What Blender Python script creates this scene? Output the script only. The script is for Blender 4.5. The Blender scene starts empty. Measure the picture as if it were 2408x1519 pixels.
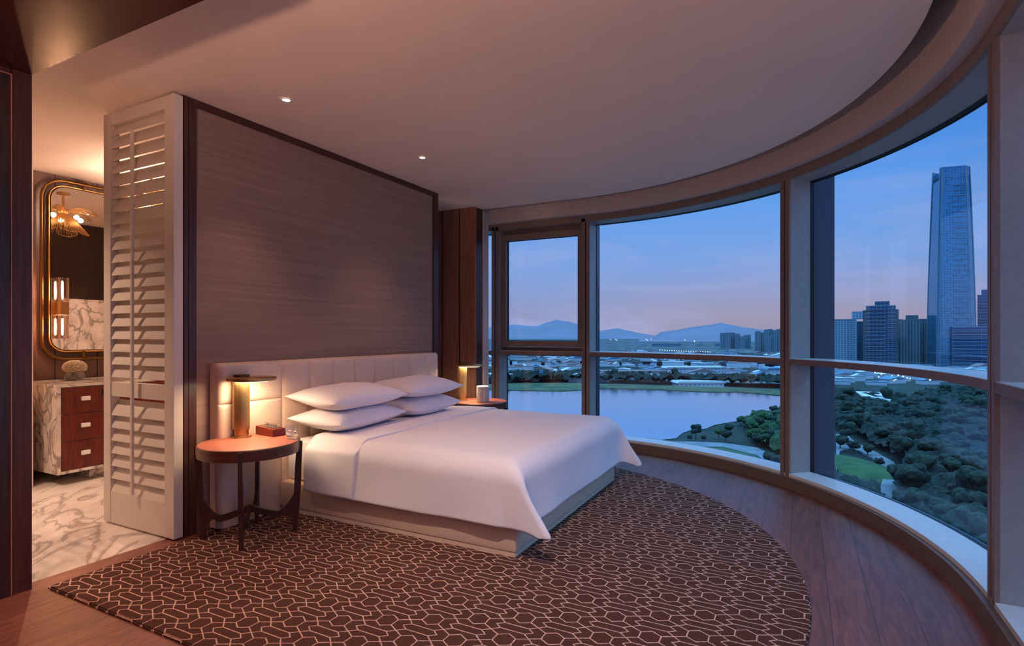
import bpy, bmesh, math, random
from mathutils import Vector, Matrix, noise
from math import pi, sin, cos, radians as R, hypot, sqrt, atan2
SC = bpy.context.scene
COL = SC.collection
random.seed(7)

# ------------------------------------------------------------------ camera, sky, exposure
EYE = 1.33
YAW = math.atan(676/1309.0)
FOC, PX, HY = 1309.0, 1204.0, 785.0          # calibration in the 2408 x 1519 frame
cam_d = bpy.data.cameras.new('camera'); cam = bpy.data.objects.new('camera', cam_d); COL.objects.link(cam)
cam.location = (0, 0, EYE); cam.rotation_euler = (pi/2, 0, YAW)
cam_d.sensor_width = 36; cam_d.lens = FOC/2408*36; cam_d.shift_y = (HY-759.5)/2408
cam_d.clip_start = 0.05; cam_d.clip_end = 20000
SC.camera = cam
SC.view_settings.view_transform = 'Standard'; SC.view_settings.look = 'None'
SC.view_settings.exposure = 0.0; SC.view_settings.gamma = 1.0; SC.view_settings.use_curve_mapping = False
SC.cycles.use_denoising = True
SC.cycles.max_bounces = 8; SC.cycles.diffuse_bounces = 5; SC.cycles.transparent_max_bounces = 24
SC.cycles.glossy_bounces = 5; SC.cycles.sample_clamp_indirect = 6.0
SC.cycles.caustics_reflective = False; SC.cycles.caustics_refractive = False

FW = (-sin(YAW), cos(YAW)); RT = (cos(YAW), sin(YAW))
def lin(r, g, b, k=1.0):
    f = lambda c: (c/255/12.92 if c/255 <= .04045 else ((c/255+.055)/1.055)**2.4)*k
    return (f(r), f(g), f(b), 1)
def gp(x, y, z):
    """world point at height z that lies under frame position (x, y)"""
    d = FOC*(EYE-z)/(y-HY); r = (x-PX)/FOC*d
    return Vector((FW[0]*d+RT[0]*r, FW[1]*d+RT[1]*r, z))
def dp(x, d, z=0.0):
    """world point at depth d in the direction of frame column x"""
    r = (x-PX)/FOC*d
    return Vector((FW[0]*d+RT[0]*r, FW[1]*d+RT[1]*r, z))
def hz(y, d): return EYE-(y-HY)*d/FOC

def build_world():
    w = bpy.data.worlds.new('dusk_sky'); SC.world = w; w.use_nodes = True
    nt = w.node_tree; nt.nodes.clear(); N = nt.nodes.new; L = nt.links.new
    out = N('ShaderNodeOutputWorld'); bg = N('ShaderNodeBackground'); tc = N('ShaderNodeTexCoord')
    sep = N('ShaderNodeSeparateXYZ'); L(tc.outputs['Generated'], sep.inputs[0])
    rp = N('ShaderNodeValToRGB'); L(sep.outputs[2], rp.inputs[0])
    st = [(0.0, lin(150,148,186)), (.03, lin(166,160,194)), (.07, lin(158,168,214)), (.13, lin(140,172,232)), (.21, lin(116,168,240)),
          (.29, lin(88,152,236)), (.36, lin(70,134,226)), (.46, lin(84,146,230)), (.60, lin(130,195,250,2.8)), (1.0, lin(130,195,250,4.4))]
    e = rp.color_ramp.elements
    e[0].position, e[0].color = st[0]; e[1].position, e[1].color = st[-1]
    for p, c in st[1:-1]:
        n = e.new(p); n.color = c
    # thin streaky cloud
    mp = N('ShaderNodeMapping'); L(tc.outputs['Generated'], mp.inputs[0]); mp.inputs['Scale'].default_value = (1.6, 1.6, 9.5)
    mp.inputs['Rotation'].default_value = (0.10, 0.06, 0)
    nz = N('ShaderNodeTexNoise'); nz.inputs['Scale'].default_value = 1.7; nz.inputs['Detail'].default_value = 5; nz.inputs['Roughness'].default_value = .55
    nz.inputs['Distortion'].default_value = .5
    L(mp.outputs[0], nz.inputs['Vector'])
    cr = N('ShaderNodeValToRGB'); cr.color_ramp.elements[0].position = .47; cr.color_ramp.elements[1].position = .68
    L(nz.outputs[0], cr.inputs[0])
    lo = N('ShaderNodeMapRange'); lo.inputs[1].default_value = .0; lo.inputs[2].default_value = .33; lo.inputs[3].default_value = .8; lo.inputs[4].default_value = .12
    L(sep.outputs[2], lo.inputs[0])
    mu = N('ShaderNodeMath'); mu.operation = 'MULTIPLY'; L(cr.outputs[0], mu.inputs[0]); L(lo.outputs[0], mu.inputs[1])
    mx = N('ShaderNodeMixRGB'); L(mu.outputs[0], mx.inputs[0]); L(rp.outputs[0], mx.inputs[1]); mx.inputs[2].default_value = lin(184,182,226)
    # warm glow low in the east
    dt = N('ShaderNodeVectorMath'); dt.operation = 'DOT_PRODUCT'; L(tc.outputs['Generated'], dt.inputs[0])
    g = dp(1960, 1, 0).normalized(); dt.inputs[1].default_value = (g.x, g.y, 0)
    gr = N('ShaderNodeMapRange'); gr.inputs[1].default_value = .90; gr.inputs[2].default_value = 1.0; gr.inputs[3].default_value = .0; gr.inputs[4].default_value = .42
    L(dt.outputs['Value'], gr.inputs[0])
    ge = N('ShaderNodeMapRange'); ge.inputs[1].default_value = .0; ge.inputs[2].default_value = .11; ge.inputs[3].default_value = 1; ge.inputs[4].default_value = 0
    L(sep.outputs[2], ge.inputs[0])
    m2 = N('ShaderNodeMath'); m2.operation = 'MULTIPLY'; L(gr.outputs[0], m2.inputs[0]); L(ge.outputs[0], m2.inputs[1])
    mz = N('ShaderNodeMixRGB'); L(m2.outputs[0], mz.inputs[0]); L(mx.outputs[0], mz.inputs[1]); mz.inputs[2].default_value = lin(216,168,160)
    L(mz.outputs[0], bg.inputs[0]); bg.inputs[1].default_value = 1.0
    L(bg.outputs[0], out.inputs[0])
build_world()

# ------------------------------------------------------------------ helpers
MATS = {}
def mat(name, col, rough=.5, metal=0.0, spec=.5, emit=None, estr=0.0, trans=0.0, sheen=0.0, coat=0.0):
    m = bpy.data.materials.new(name); m.use_nodes = True; MATS[name] = m
    b = m.node_tree.nodes['Principled BSDF']
    b.inputs['Base Color'].default_value = col if len(col) == 4 else (*col, 1)
    b.inputs['Roughness'].default_value = rough; b.inputs['Metallic'].default_value = metal
    b.inputs['Specular IOR Level'].default_value = spec; b.inputs['Transmission Weight'].default_value = trans
    b.inputs['Sheen Weight'].default_value = sheen; b.inputs['Coat Weight'].default_value = coat
    if emit: b.inputs['Emission Color'].default_value = emit; b.inputs['Emission Strength'].default_value = estr
    return m
def nodes(m): return m.node_tree.nodes, m.node_tree.links, m.node_tree.nodes['Principled BSDF']
def coords(m, scale=(1,1,1), rot=(0,0,0)):
    n, l, b = nodes(m); tc = n.new('ShaderNodeTexCoord'); mp = n.new('ShaderNodeMapping')
    l.new(tc.outputs['Object'], mp.inputs[0]); mp.inputs['Scale'].default_value = scale; mp.inputs['Rotation'].default_value = rot
    return mp.outputs[0]
def noisy(m, c1, c2, scale=5, stretch=(1,1,1), detail=4, lo=.35, hi=.65, bump=0.0, rot=(0,0,0), dist=0.0, bdist=.01):
    n, l, b = nodes(m); v = coords(m, stretch, rot)
    t = n.new('ShaderNodeTexNoise'); t.inputs['Scale'].default_value = scale; t.inputs['Detail'].default_value = detail
    t.inputs['Distortion'].default_value = dist
    l.new(v, t.inputs['Vector']); r = n.new('ShaderNodeValToRGB')
    r.color_ramp.elements[0].position = lo; r.color_ramp.elements[0].color = c1
    r.color_ramp.elements[1].position = hi; r.color_ramp.elements[1].color = c2
    l.new(t.outputs[0], r.inputs[0]); l.new(r.outputs[0], b.inputs['Base Color'])
    if bump:
        bp = n.new('ShaderNodeBump'); bp.inputs['Strength'].default_value = bump; bp.inputs['Distance'].default_value = bdist
        l.new(t.outputs[0], bp.inputs['Height']); l.new(bp.outputs[0], b.inputs['Normal'])
    return r
def glass_pane_mat(name, tint=(.93,.96,1), f0=.04):
    m = bpy.data.materials.new(name); m.use_nodes = True; n = m.node_tree.nodes; l = m.node_tree.links; n.clear()
    o = n.new('ShaderNodeOutputMaterial'); t = n.new('ShaderNodeBsdfTransparent'); g = n.new('ShaderNodeBsdfGlossy'); x = n.new('ShaderNodeMixShader')
    lw = n.new('ShaderNodeLayerWeight'); p = n.new('ShaderNodeMath'); p.operation = 'POWER'; p.inputs[1].default_value = 5; l.new(lw.outputs['Facing'], p.inputs[0])
    f = n.new('ShaderNodeMath'); f.operation = 'MULTIPLY_ADD'; f.inputs[1].default_value = 1-f0; f.inputs[2].default_value = f0; l.new(p.outputs[0], f.inputs[0])
    t.inputs[0].default_value = (*tint, 1); g.inputs['Roughness'].default_value = 0.0; g.inputs[0].default_value = (.9,.95,1,1); lw.inputs[0].default_value = .5
    l.new(f.outputs[0], x.inputs[0]); l.new(t.outputs[0], x.inputs[1]); l.new(g.outputs[0], x.inputs[2]); l.new(x.outputs[0], o.inputs[0])
    MATS[name] = m; return m

class MB:
    """collects shapes and links them as ONE mesh object"""
    def __init__(s): s.bm = bmesh.new()
    def box(s, x0, y0, z0, x1, y1, z1, bev=0.0, M=None):
        vs = [s.bm.verts.new((x, y, z)) for z in (z0, z1) for y in (y0, y1) for x in (x0, x1)]
        fs = [s.bm.faces.new([vs[i] for i in q]) for q in ((0,2,3,1),(4,5,7,6),(0,1,5,4),(2,6,7,3),(0,4,6,2),(1,3,7,5))]
        if bev:
            es = list({e for f in fs for e in f.edges})
            r = bmesh.ops.bevel(s.bm, geom=es, offset=bev, segments=2, affect='EDGES', profile=.6)
            vs = list({v for f in r['faces'] for v in f.verts} | {v for v in vs if v.is_valid})
        if M is not None:
            for v in vs:
                if v.is_valid: v.co = M @ v.co
        return s
    def prism(s, pts, z0, z1, M=None):
        n = len(pts); a = [s.bm.verts.new((p[0], p[1], z0)) for p in pts]; b = [s.bm.verts.new((p[0], p[1], z1)) for p in pts]
        s.bm.faces.new(a[::-1]); s.bm.faces.new(b)
        for i in range(n): s.bm.faces.new((a[i], a[(i+1) % n], b[(i+1) % n], b[i]))
        if M is not None:
            for v in a+b: v.co = M @ v.co
        return s
    def lathe(s, prof, c=(0,0,0), seg=32, M=None, squash=(1,1)):
        rings = []
        for r, z in prof:
            if r < 1e-6: rings.append([s.bm.verts.new((c[0], c[1], c[2]+z))])
            else: rings.append([s.bm.verts.new((c[0]+r*squash[0]*cos(2*pi*i/seg), c[1]+r*squash[1]*sin(2*pi*i/seg), c[2]+z)) for i in range(seg)])
        for a, b in zip(rings, rings[1:]):
            for i in range(seg):
                j = (i+1) % seg
                if len(a) == 1 and len(b) == 1: continue
                if len(a) == 1: s.bm.faces.new((a[0], b[j], b[i]))
                elif len(b) == 1: s.bm.faces.new((a[i], a[j], b[0]))
                else: s.bm.faces.new((a[i], a[j], b[j], b[i]))
        if M is not None:
            for r in rings:
                for v in r: v.co = M @ v.co
        return s
    def cyl(s, c, r, z0, z1, seg=24, M=None): return s.lathe([(0,z0),(r,z0),(r,z1),(0,z1)], (c[0], c[1], 0), seg, M)
    def sph(s, c, r, seg=16, rings=10, sq=1.0):
        return s.lathe([(r*sin(pi*i/rings), -r*sq*cos(pi*i/rings)) for i in range(rings+1)], c, seg)
    def tube(s, pts, r, seg=8, closed=False, flat=1.0):
        P = [Vector(p) for p in pts]; n = len(P); rings = []
        for i, p in enumerate(P):
            t = (P[(i+1) % n]-P[i-1]) if closed else (P[min(i+1,n-1)]-P[max(i-1,0)])
            t.normalize(); up = Vector((0,0,1)) if abs(t.z) < .9 else Vector((1,0,0))
            a = t.cross(up).normalized(); b = a.cross(t)
            rr = r[i] if isinstance(r, (list, tuple)) else r
            rings.append([s.bm.verts.new(p+a*rr*cos(2*pi*k/seg)+b*rr*flat*sin(2*pi*k/seg)) for k in range(seg)])
        for i in range(n if closed else n-1):
            A, B = rings[i], rings[(i+1) % n]
            for k in range(seg): s.bm.faces.new((A[k], A[(k+1) % seg], B[(k+1) % seg], B[k]))
        if not closed: s.bm.faces.new(rings[0][::-1]); s.bm.faces.new(rings[-1])
        return s
    def sweep(s, stations, prof):
        """sweep a closed (radius, height) profile along facade stations"""
        rings = [[s.bm.verts.new((cx+nx*r, cy+ny*r, z)) for r, z in prof] for cx, cy, nx, ny in stations]
        n = len(prof)
        for A, B in zip(rings, rings[1:]):
            for k in range(n): s.bm.faces.new((A[k], A[(k+1) % n], B[(k+1) % n], B[k]))
        s.bm.faces.new(rings[0][::-1]); s.bm.faces.new(rings[-1])
        return s
    def grid(s, f, nu, nv, closed_v=False):
        V = [[s.bm.verts.new(f(i/(nu-1), j/(nv-1))) for j in range(nv)] for i in range(nu)]
        for i in range(nu-1):
            for j in range(nv-1): s.bm.faces.new((V[i][j], V[i+1][j], V[i+1][j+1], V[i][j+1]))
        return s
    def build(s, name, m, parent=None, smooth=False, loc=None, auto=None):
        bmesh.ops.recalc_face_normals(s.bm, faces=s.bm.faces[:])
        me = bpy.data.meshes.new(name); s.bm.to_mesh(me); s.bm.free()
        o = bpy.data.objects.new(name, me); COL.objects.link(o)
        me.materials.append(MATS[m] if isinstance(m, str) else m)
        if smooth:
            for p in me.polygons: p.use_smooth = True
            if auto is not None:
                me.attributes.new('sharp_edge', 'BOOLEAN', 'EDGE') if 'sharp_edge' not in me.attributes else None
                b2 = bmesh.new(); b2.from_mesh(me)
                for e in b2.edges:
                    if len(e.link_faces) == 2 and e.calc_face_angle(0) > R(auto): e.smooth = False
                b2.to_mesh(me); b2.free()
        if parent: o.parent = parent
        if loc: o.location = loc
        return o
def tag(o, label=None, cat=None, group=None, kind=None):
    if label: o['label'] = label
    if cat: o['category'] = cat
    if group: o['group'] = group
    if kind: o['kind'] = kind
    return o
def empty(name, loc=(0,0,0), rz=0, **k):
    o = bpy.data.objects.new(name, None); COL.objects.link(o); o.location = loc; o.rotation_euler.z = rz; o.empty_display_size = .1
    return tag(o, **k)
def dup(o, parent=None):
    c = o.copy(); COL.objects.link(c); c.parent = parent
    for ch in o.children: dup(ch, c)
    return c
def struct(o): o['kind'] = 'structure'; return o
def light(name, kind, loc, power, color, parent=None, size=.1, rot=(0,0,0), spot=None, blend=.5, size_y=None):
    d = bpy.data.lights.new(name, kind); d.energy = power; d.color = color
    if kind == 'AREA':
        d.shape = 'DISK' if size_y is None else 'RECTANGLE'; d.size = size
        if size_y: d.size_y = size_y
    else: d.shadow_soft_size = size
    if kind == 'SPOT': d.spot_size = spot; d.spot_blend = blend
    o = bpy.data.objects.new(name, d); COL.objects.link(o); o.location = loc; o.rotation_euler = rot
    if parent: o.parent = parent
    return o
WARM = (1, .62, .42); WARM2 = (1, .56, .41)
#@@LIGHTS

# ------------------------------------------------------------------ materials
m = mat('ceiling_paint', lin(240,222,210), .9); noisy(m, lin(238,217,200), lin(242,221,204), 2)
mat('fascia_paint', lin(196,186,182), .8)
m = mat('frame_paint', lin(132,114,105), .42); noisy(m, lin(128,110,101), lin(136,118,109), 30)
m = mat('reveal_skylit', lin(158,158,158), .4); noisy(m, lin(155,155,155), lin(161,161,161), 20)  # lighter copy of the frame colour: sky light on jambs and head painted in
m = mat('kick_paint', lin(108,90,81), .45)
mat('gasket', lin(14,14,18), .6)
mat('fin_metal', lin(52,62,82), .4, .2)
m = mat('sill_and_lit_cap', lin(225,225,225), .3); noisy(m, lin(222,222,222), lin(228,228,228), 14)  # pale sill; also the transom caps, where it paints in sky light
glass_pane_mat('window_glass', (.875,.96,1), .022)
m = mat('white_lacquer', lin(224,212,198), .45)
m = mat('dark_wood', lin(72,40,33), .35); noisy(m, lin(58,31,26), lin(84,47,38), 6, (9,9,.5), 5, .3, .7)
m = mat('door_wood', lin(48,34,30), .3); noisy(m, lin(36,27,25), lin(62,44,38), 7, (9,9,.4), 5, .3, .7)
m = mat('panel_wood', lin(120,78,62), .4); noisy(m, lin(126,84,68), lin(158,110,90), 6, (10,10,.4), 5, .3, .7)
m = mat('lacquer_soffit', lin(62,30,24), .26, 0, .22)
mat('groove', lin(22,13,11), .8)
m = mat('bath_panel', lin(92,66,58), .4); noisy(m, lin(84,60,52), lin(108,78,68), 6, (10,10,.4), 5, .3, .7)
m = mat('grasscloth', lin(150,128,116), .85)
noisy(m, lin(138,112,100), lin(160,134,118), 3.2, (1,.22,13), 5, .25, .75, .12, (R(4),0,0), .6, .003)
def plank_floor():
    m = mat('oak_planks', lin(150,105,88), .42, coat=0); n, l, b = nodes(m)
    tc = n.new('ShaderNodeTexCoord'); rot = n.new('ShaderNodeMapping'); l.new(tc.outputs['Object'], rot.inputs[0]); rot.inputs['Rotation'].default_value = (0,0,pi/2)
    rot.inputs['Location'].default_value = (0, .05, 0)
    br = n.new('ShaderNodeTexBrick'); l.new(rot.outputs[0], br.inputs[0])
    br.offset = .37; br.offset_frequency = 2
    br.inputs['Scale'].default_value = 1; br.inputs['Brick Width'].default_value = 1.9; br.inputs['Row Height'].default_value = .18
    br.inputs['Mortar Size'].default_value = .0016; br.inputs['Mortar Smooth'].default_value = .2; br.inputs['Bias'].default_value = 0
    br.inputs['Color1'].default_value = (.3,.3,.3,1); br.inputs['Color2'].default_value = (.7,.7,.7,1); br.inputs['Mortar'].default_value = (0,0,0,1)
    gm = n.new('ShaderNodeMapping'); l.new(tc.outputs['Object'], gm.inputs[0]); gm.inputs['Scale'].default_value = (7, .8, 1)
    ad = n.new('ShaderNodeVectorMath'); ad.operation = 'ADD'; l.new(gm.outputs[0], ad.inputs[0]); l.new(br.outputs[0], ad.inputs[1])
    sc = n.new('ShaderNodeVectorMath'); sc.operation = 'MULTIPLY_ADD'; l.new(br.outputs[0], sc.inputs[0]); sc.inputs[1].default_value = (40,40,40); l.new(gm.outputs[0], sc.inputs[2])
    wv = n.new('ShaderNodeTexNoise'); wv.inputs['Scale'].default_value = 2.2; wv.inputs['Detail'].default_value = 8; wv.inputs['Roughness'].default_value = .65; wv.inputs['Distortion'].default_value = 2.6
    l.new(sc.outputs[0], wv.inputs['Vector'])
    rp = n.new('ShaderNodeValToRGB'); e = rp.color_ramp.elements
    e[0].position = .3; e[0].color = lin(98,54,44); e[1].position = .70; e[1].color = lin(156,98,82)
    l.new(wv.outputs[0], rp.inputs[0])
    tn = n.new('ShaderNodeMixRGB'); tn.blend_type = 'MULTIPLY'; tn.inputs[0].default_value = .35; l.new(rp.outputs[0], tn.inputs[1]); l.new(br.outputs[0], tn.inputs[2])
    mm = n.new('ShaderNodeMixRGB'); l.new(br.outputs['Fac'], mm.inputs[0]); l.new(tn.outputs[0], mm.inputs[1]); mm.inputs[2].default_value = lin(40,22,18)
    l.new(mm.outputs[0], b.inputs['Base Color'])
    bp = n.new('ShaderNodeBump'); bp.inputs['Strength'].default_value = .15; bp.inputs['Distance'].default_value = .003; l.new(wv.outputs[0], bp.inputs['Height']); l.new(bp.outputs[0], b.inputs['Normal'])
plank_floor()
def marble(name, sc=1.0, rot=0.5, base=(222,210,200), vein=(120,104,98), amt=1.0):
    m = mat(name, lin(*base), .12); n, l, b = nodes(m); v = coords(m, (sc,sc,sc), (.3,.2,rot))
    st = n.new('ShaderNodeMapping'); l.new(v, st.inputs[0]); st.inputs['Scale'].default_value = (1.0, 2.6, 1.6)
    t = n.new('ShaderNodeTexNoise'); t.inputs['Scale'].default_value = 1.1; t.inputs['Detail'].default_value = 6; t.inputs['Distortion'].default_value = 1.6; l.new(st.outputs[0], t.inputs['Vector'])
    r = n.new('ShaderNodeValToRGB'); e = r.color_ramp.elements; e[0].position = .44; e[0].color = (0,0,0,1); e[1].position = .56; e[1].color = (0,0,0,1)
    k = e.new(.5); k.color = (1,1,1,1); l.new(t.outputs[0], r.inputs[0])
    t2 = n.new('ShaderNodeTexNoise'); t2.inputs['Scale'].default_value = 2.4; t2.inputs['Detail'].default_value = 5; l.new(st.outputs[0], t2.inputs['Vector'])
    r2 = n.new('ShaderNodeValToRGB'); r2.color_ramp.elements[0].position = .4; r2.color_ramp.elements[1].position = .7; l.new(t2.outputs[0], r2.inputs[0])
    ml = n.new('ShaderNodeMath'); ml.operation = 'MULTIPLY'; ml.inputs[1].default_value = .9*amt; l.new(r.outputs[0], ml.inputs[0])
    m2 = n.new('ShaderNodeMath'); m2.operation = 'MULTIPLY'; m2.inputs[1].default_value = .45*amt; l.new(r2.outputs[0], m2.inputs[0])
    ma = n.new('ShaderNodeMath'); ma.operation = 'MAXIMUM'; l.new(ml.outputs[0], ma.inputs[0]); l.new(m2.outputs[0], ma.inputs[1])
    mx = n.new('ShaderNodeMixRGB'); l.new(ma.outputs[0], mx.inputs[0]); mx.inputs[1].default_value = lin(*base); mx.inputs[2].default_value = lin(*vein)
    l.new(mx.outputs[0], b.inputs['Base Color'])
marble('marble_floor', 1.0, .9, (232,222,212), (134,118,110), .8); marble('marble_slab', 1.5, 1.3, (228,218,208)); marble('marble_wall', 1.2, .2)
mat('brass', lin(214,168,104), .36, 1.0); mat('brass_dark', lin(120,86,48), .35, 1.0)
m = mat('brass_brushed', lin(214,170,108), .42, 1.0)
n_, l_, b_ = nodes(m); b_.inputs['Anisotropic'].default_value = .6
mat('mirror_glass', (.92,.9,.88,1), .015, 1.0)
mat('bulb', (1,.8,.5,1), .4, emit=(1,.72,.42,1), estr=45)
mat('bulb_hot', (1,.8,.5,1), .4, emit=(1,.66,.48,1), estr=450); mat('bulb_tube', (1,.8,.5,1), .4, emit=(1,.60,.38,1), estr=850)
mat('led_face', (1,.9,.75,1), .4, emit=(1,.80,.52,1), estr=16)
mat('spot_face', (1,1,1,1), .4, emit=(1,.9,.78,1), estr=14)
m = mat('cut_glass', (1,.95,.88,1), .12, trans=1.0); nodes(m)[2].inputs['IOR'].default_value = 1.2
m = mat('cut_glass2', (1,.93,.85,1), .3, emit=(1,.68,.42,1), estr=1.6); noisy(m, lin(190,150,120), lin(255,225,200), 60, (1,1,1.4), 2)
m = mat('drawer_wood', lin(96,28,20), .22); noisy(m, lin(80,22,16), lin(112,34,25), 8, (8,8,.6), 4)
mat('pull_white', lin(240,235,230), .25)
m = mat('clear_glass', (1,1,1,1), .02, trans=1.0); nodes(m)[2].inputs['IOR'].default_value = 1.33
glass_pane_mat('shade_glass', (.96,.84,.74), .25); glass_pane_mat('tumbler_glass', (.97,.98,1), .08)
mat('water_in_vase', (.95,.97,.95,1), .05, trans=1.0)
m = mat('petals', lin(240,226,196), .8); noisy(m, lin(222,200,160), lin(250,240,220), 60)
mat('stem_green', lin(110,130,60), .6)
m = mat('upholstery', lin(222,200,180), .55); noisy(m, lin(220,192,168), lin(230,204,182), 120, bump=.12, bdist=.002)
m = mat('linen', lin(236,229,236), .85)
n_, l_, b_ = nodes(m); v_ = coords(m); t_ = n_.new('ShaderNodeTexNoise'); t_.inputs['Scale'].default_value = 2.2; t_.inputs['Detail'].default_value = 3; l_.new(v_, t_.inputs['Vector'])
bp_ = n_.new('ShaderNodeBump'); bp_.inputs['Strength'].default_value = .35; bp_.inputs['Distance'].default_value = .03; l_.new(t_.outputs[0], bp_.inputs['Height']); l_.new(bp_.outputs[0], b_.inputs['Normal'])
m = mat('walnut_dark', lin(52,28,22), .4); noisy(m, lin(40,22,18), lin(64,34,27), 8, (8,8,.6), 4)
m = mat('table_rim', lin(84,44,34), .4); noisy(m, lin(70,36,28), lin(96,52,40), 8, (1,1,8), 4)
m = mat('table_leather', lin(164,92,74), .45); noisy(m, lin(156,86,68), lin(172,98,80), 90, bump=.1, bdist=.001)
m = mat('box_leather', lin(112,40,28), .4); noisy(m, lin(100,34,24), lin(122,46,32), 60)
mat('pin_metal', lin(150,140,130), .3, 1.0)
m = mat('knit_grey', lin(190,184,182), .8); n_, l_, b_ = nodes(m)
w_ = n_.new('ShaderNodeTexWave'); w_.wave_type = 'BANDS'; w_.bands_direction = 'Z'; w_.inputs['Scale'].default_value = 40; l_.new(coords(m), w_.inputs['Vector'])
bp_ = n_.new('ShaderNodeBump'); bp_.inputs['Strength'].default_value = .6; bp_.inputs['Distance'].default_value = .002; l_.new(w_.outputs[0], bp_.inputs['Height']); l_.new(bp_.outputs[0], b_.inputs['Normal'])
mat('white_cap', lin(240,236,230), .5)
m = mat('sheer', lin(225,222,220), .9)
mat('bronze', lin(60,42,34), .4, .8)
mat('copper_trim', lin(170,110,88), .4, .2)
def rug_mat():
    m = mat('rug_pile', lin(60,38,32), .95, spec=.15); n, l, b = nodes(m)
    W, Hh = .1845, .1025
    tc = n.new('ShaderNodeTexCoord'); sp = n.new('ShaderNodeSeparateXYZ'); l.new(tc.outputs['Object'], sp.inputs[0])
    def M(op, a, b_=None, c=None, clamp=False):
        k = n.new('ShaderNodeMath'); k.operation = op; k.use_clamp = clamp
        for i, v in enumerate((a, b_, c)):
            if v is None: continue
            if isinstance(v, (int, float)): k.inputs[i].default_value = v
            else: l.new(v, k.inputs[i])
        return k.outputs[0]
    nz = n.new('ShaderNodeTexNoise'); nz.inputs['Scale'].default_value = 110; nz.inputs['Detail'].default_value = 2; l.new(tc.outputs['Object'], nz.inputs['Vector'])
    ns = n.new('ShaderNodeSeparateColor'); l.new(nz.outputs['Color'], ns.inputs[0])
    jx = M('MULTIPLY', M('SUBTRACT', ns.outputs[0], .5), .006); jy = M('MULTIPLY', M('SUBTRACT', ns.outputs[1], .5), .006)
    u = M('PINGPONG', M('ADD', M('ADD', sp.outputs[0], 1.315+W*40), jx), W)
    v = M('PINGPONG', M('ADD', M('ADD', sp.outputs[1], -2.215+Hh*80), jy), Hh)
    def seg(ax, ay, bx, by):
        dx, dy = bx-ax, by-ay; q = dx*dx+dy*dy
        px = M('SUBTRACT', u, ax); py = M('SUBTRACT', v, ay)
        h = M('MULTIPLY_ADD', px, dx/q, M('MULTIPLY', py, dy/q), clamp=True)
        ex = M('MULTIPLY_ADD', h, -dx, px); ey = M('MULTIPLY_ADD', h, -dy, py)
        return M('SQRT', M('ADD', M('MULTIPLY', ex, ex), M('MULTIPLY', ey, ey)))
    hr, hx = .051, .0442
    S = []
    def both(a, b_, c, d): S.append(seg(a, b_, c, d)); S.append(seg(W-a, Hh-b_, W-c, Hh-d))
    both(0, hr, hx, hr/2); both(hx, hr/2, hx, 0)
    both(0, Hh-.024, .06, Hh-.024); both(.06, Hh-.024, .091, Hh)
    S.append(seg(hx, hr/2, W-hx, Hh-hr/2)); S.append(seg(.06, Hh-.024, W-.06, .024))
    d = S[0]
    for s_ in S[1:]: d = M('MINIMUM', d, s_)
    k = n.new('ShaderNodeMapRange'); k.interpolation_type = 'SMOOTHSTEP'; k.inputs[1].default_value = .0018; k.inputs[2].default_value = .0036; k.inputs[3].default_value = 1; k.inputs[4].default_value = 0
    l.new(d, k.inputs[0])
    p = n.new('ShaderNodeTexNoise'); p.inputs['Scale'].default_value = 260; p.inputs['Detail'].default_value = 2; l.new(tc.outputs['Object'], p.inputs['Vector'])
    bs = n.new('ShaderNodeValToRGB'); e = bs.color_ramp.elements; e[0].position = .3; e[0].color = lin(54,34,28); e[1].position = .7; e[1].color = lin(94,62,52); l.new(p.outputs[0], bs.inputs[0])
    mx = n.new('ShaderNodeMixRGB'); l.new(k.outputs[0], mx.inputs[0]); l.new(bs.outputs[0], mx.inputs[1]); mx.inputs[2].default_value = lin(212,178,162)
    l.new(mx.outputs[0], b.inputs['Base Color'])
    hgt = M('MULTIPLY_ADD', k.outputs[0], -.8, p.outputs[0])
    bp = n.new('ShaderNodeBump'); bp.inputs['Strength'].default_value = .5; bp.inputs['Distance'].default_value = .004; l.new(hgt, bp.inputs['Height']); l.new(bp.outputs[0], b.inputs['Normal'])
rug_mat()

# ------------------------------------------------------------------ room shell
CX, CY = -2.255, 3.237
XL, YB = -4.6, -3.0
def stations(a, b, n=14):
    """facade stations; 90..0 is the curved part in degrees, beyond it metres of straight wall"""
    out = []
    def st(t):
        if t > 90: return (CX-(t-90), CY, 0, 1)
        if t < 0: return (CX, CY+t, 1, 0)
        return (CX, CY, cos(R(t)), sin(R(t)))
    ts = [a]
    for q in (90, 0):
        if b < q < a: ts.append(q)
    ts.append(b)
    res = [ts[0]]
    for p, q in zip(ts, ts[1:]):
        k = max(1, int(n*abs(p-q)/45)) if (p <= 90 and q >= 0) else 1
        res += [p+(q-p)*i/k for i in range(1, k+1)]
    return [st(t) for t in res]
def edge(r, a=92.4, b=-6.2, n=30): return [(cx+nx*r, cy+ny*r) for cx, cy, nx, ny in stations(a, b, n)]
T0, T1 = 90+2.25, -6.1            # facade ends: past the pier, and behind the camera

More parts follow.
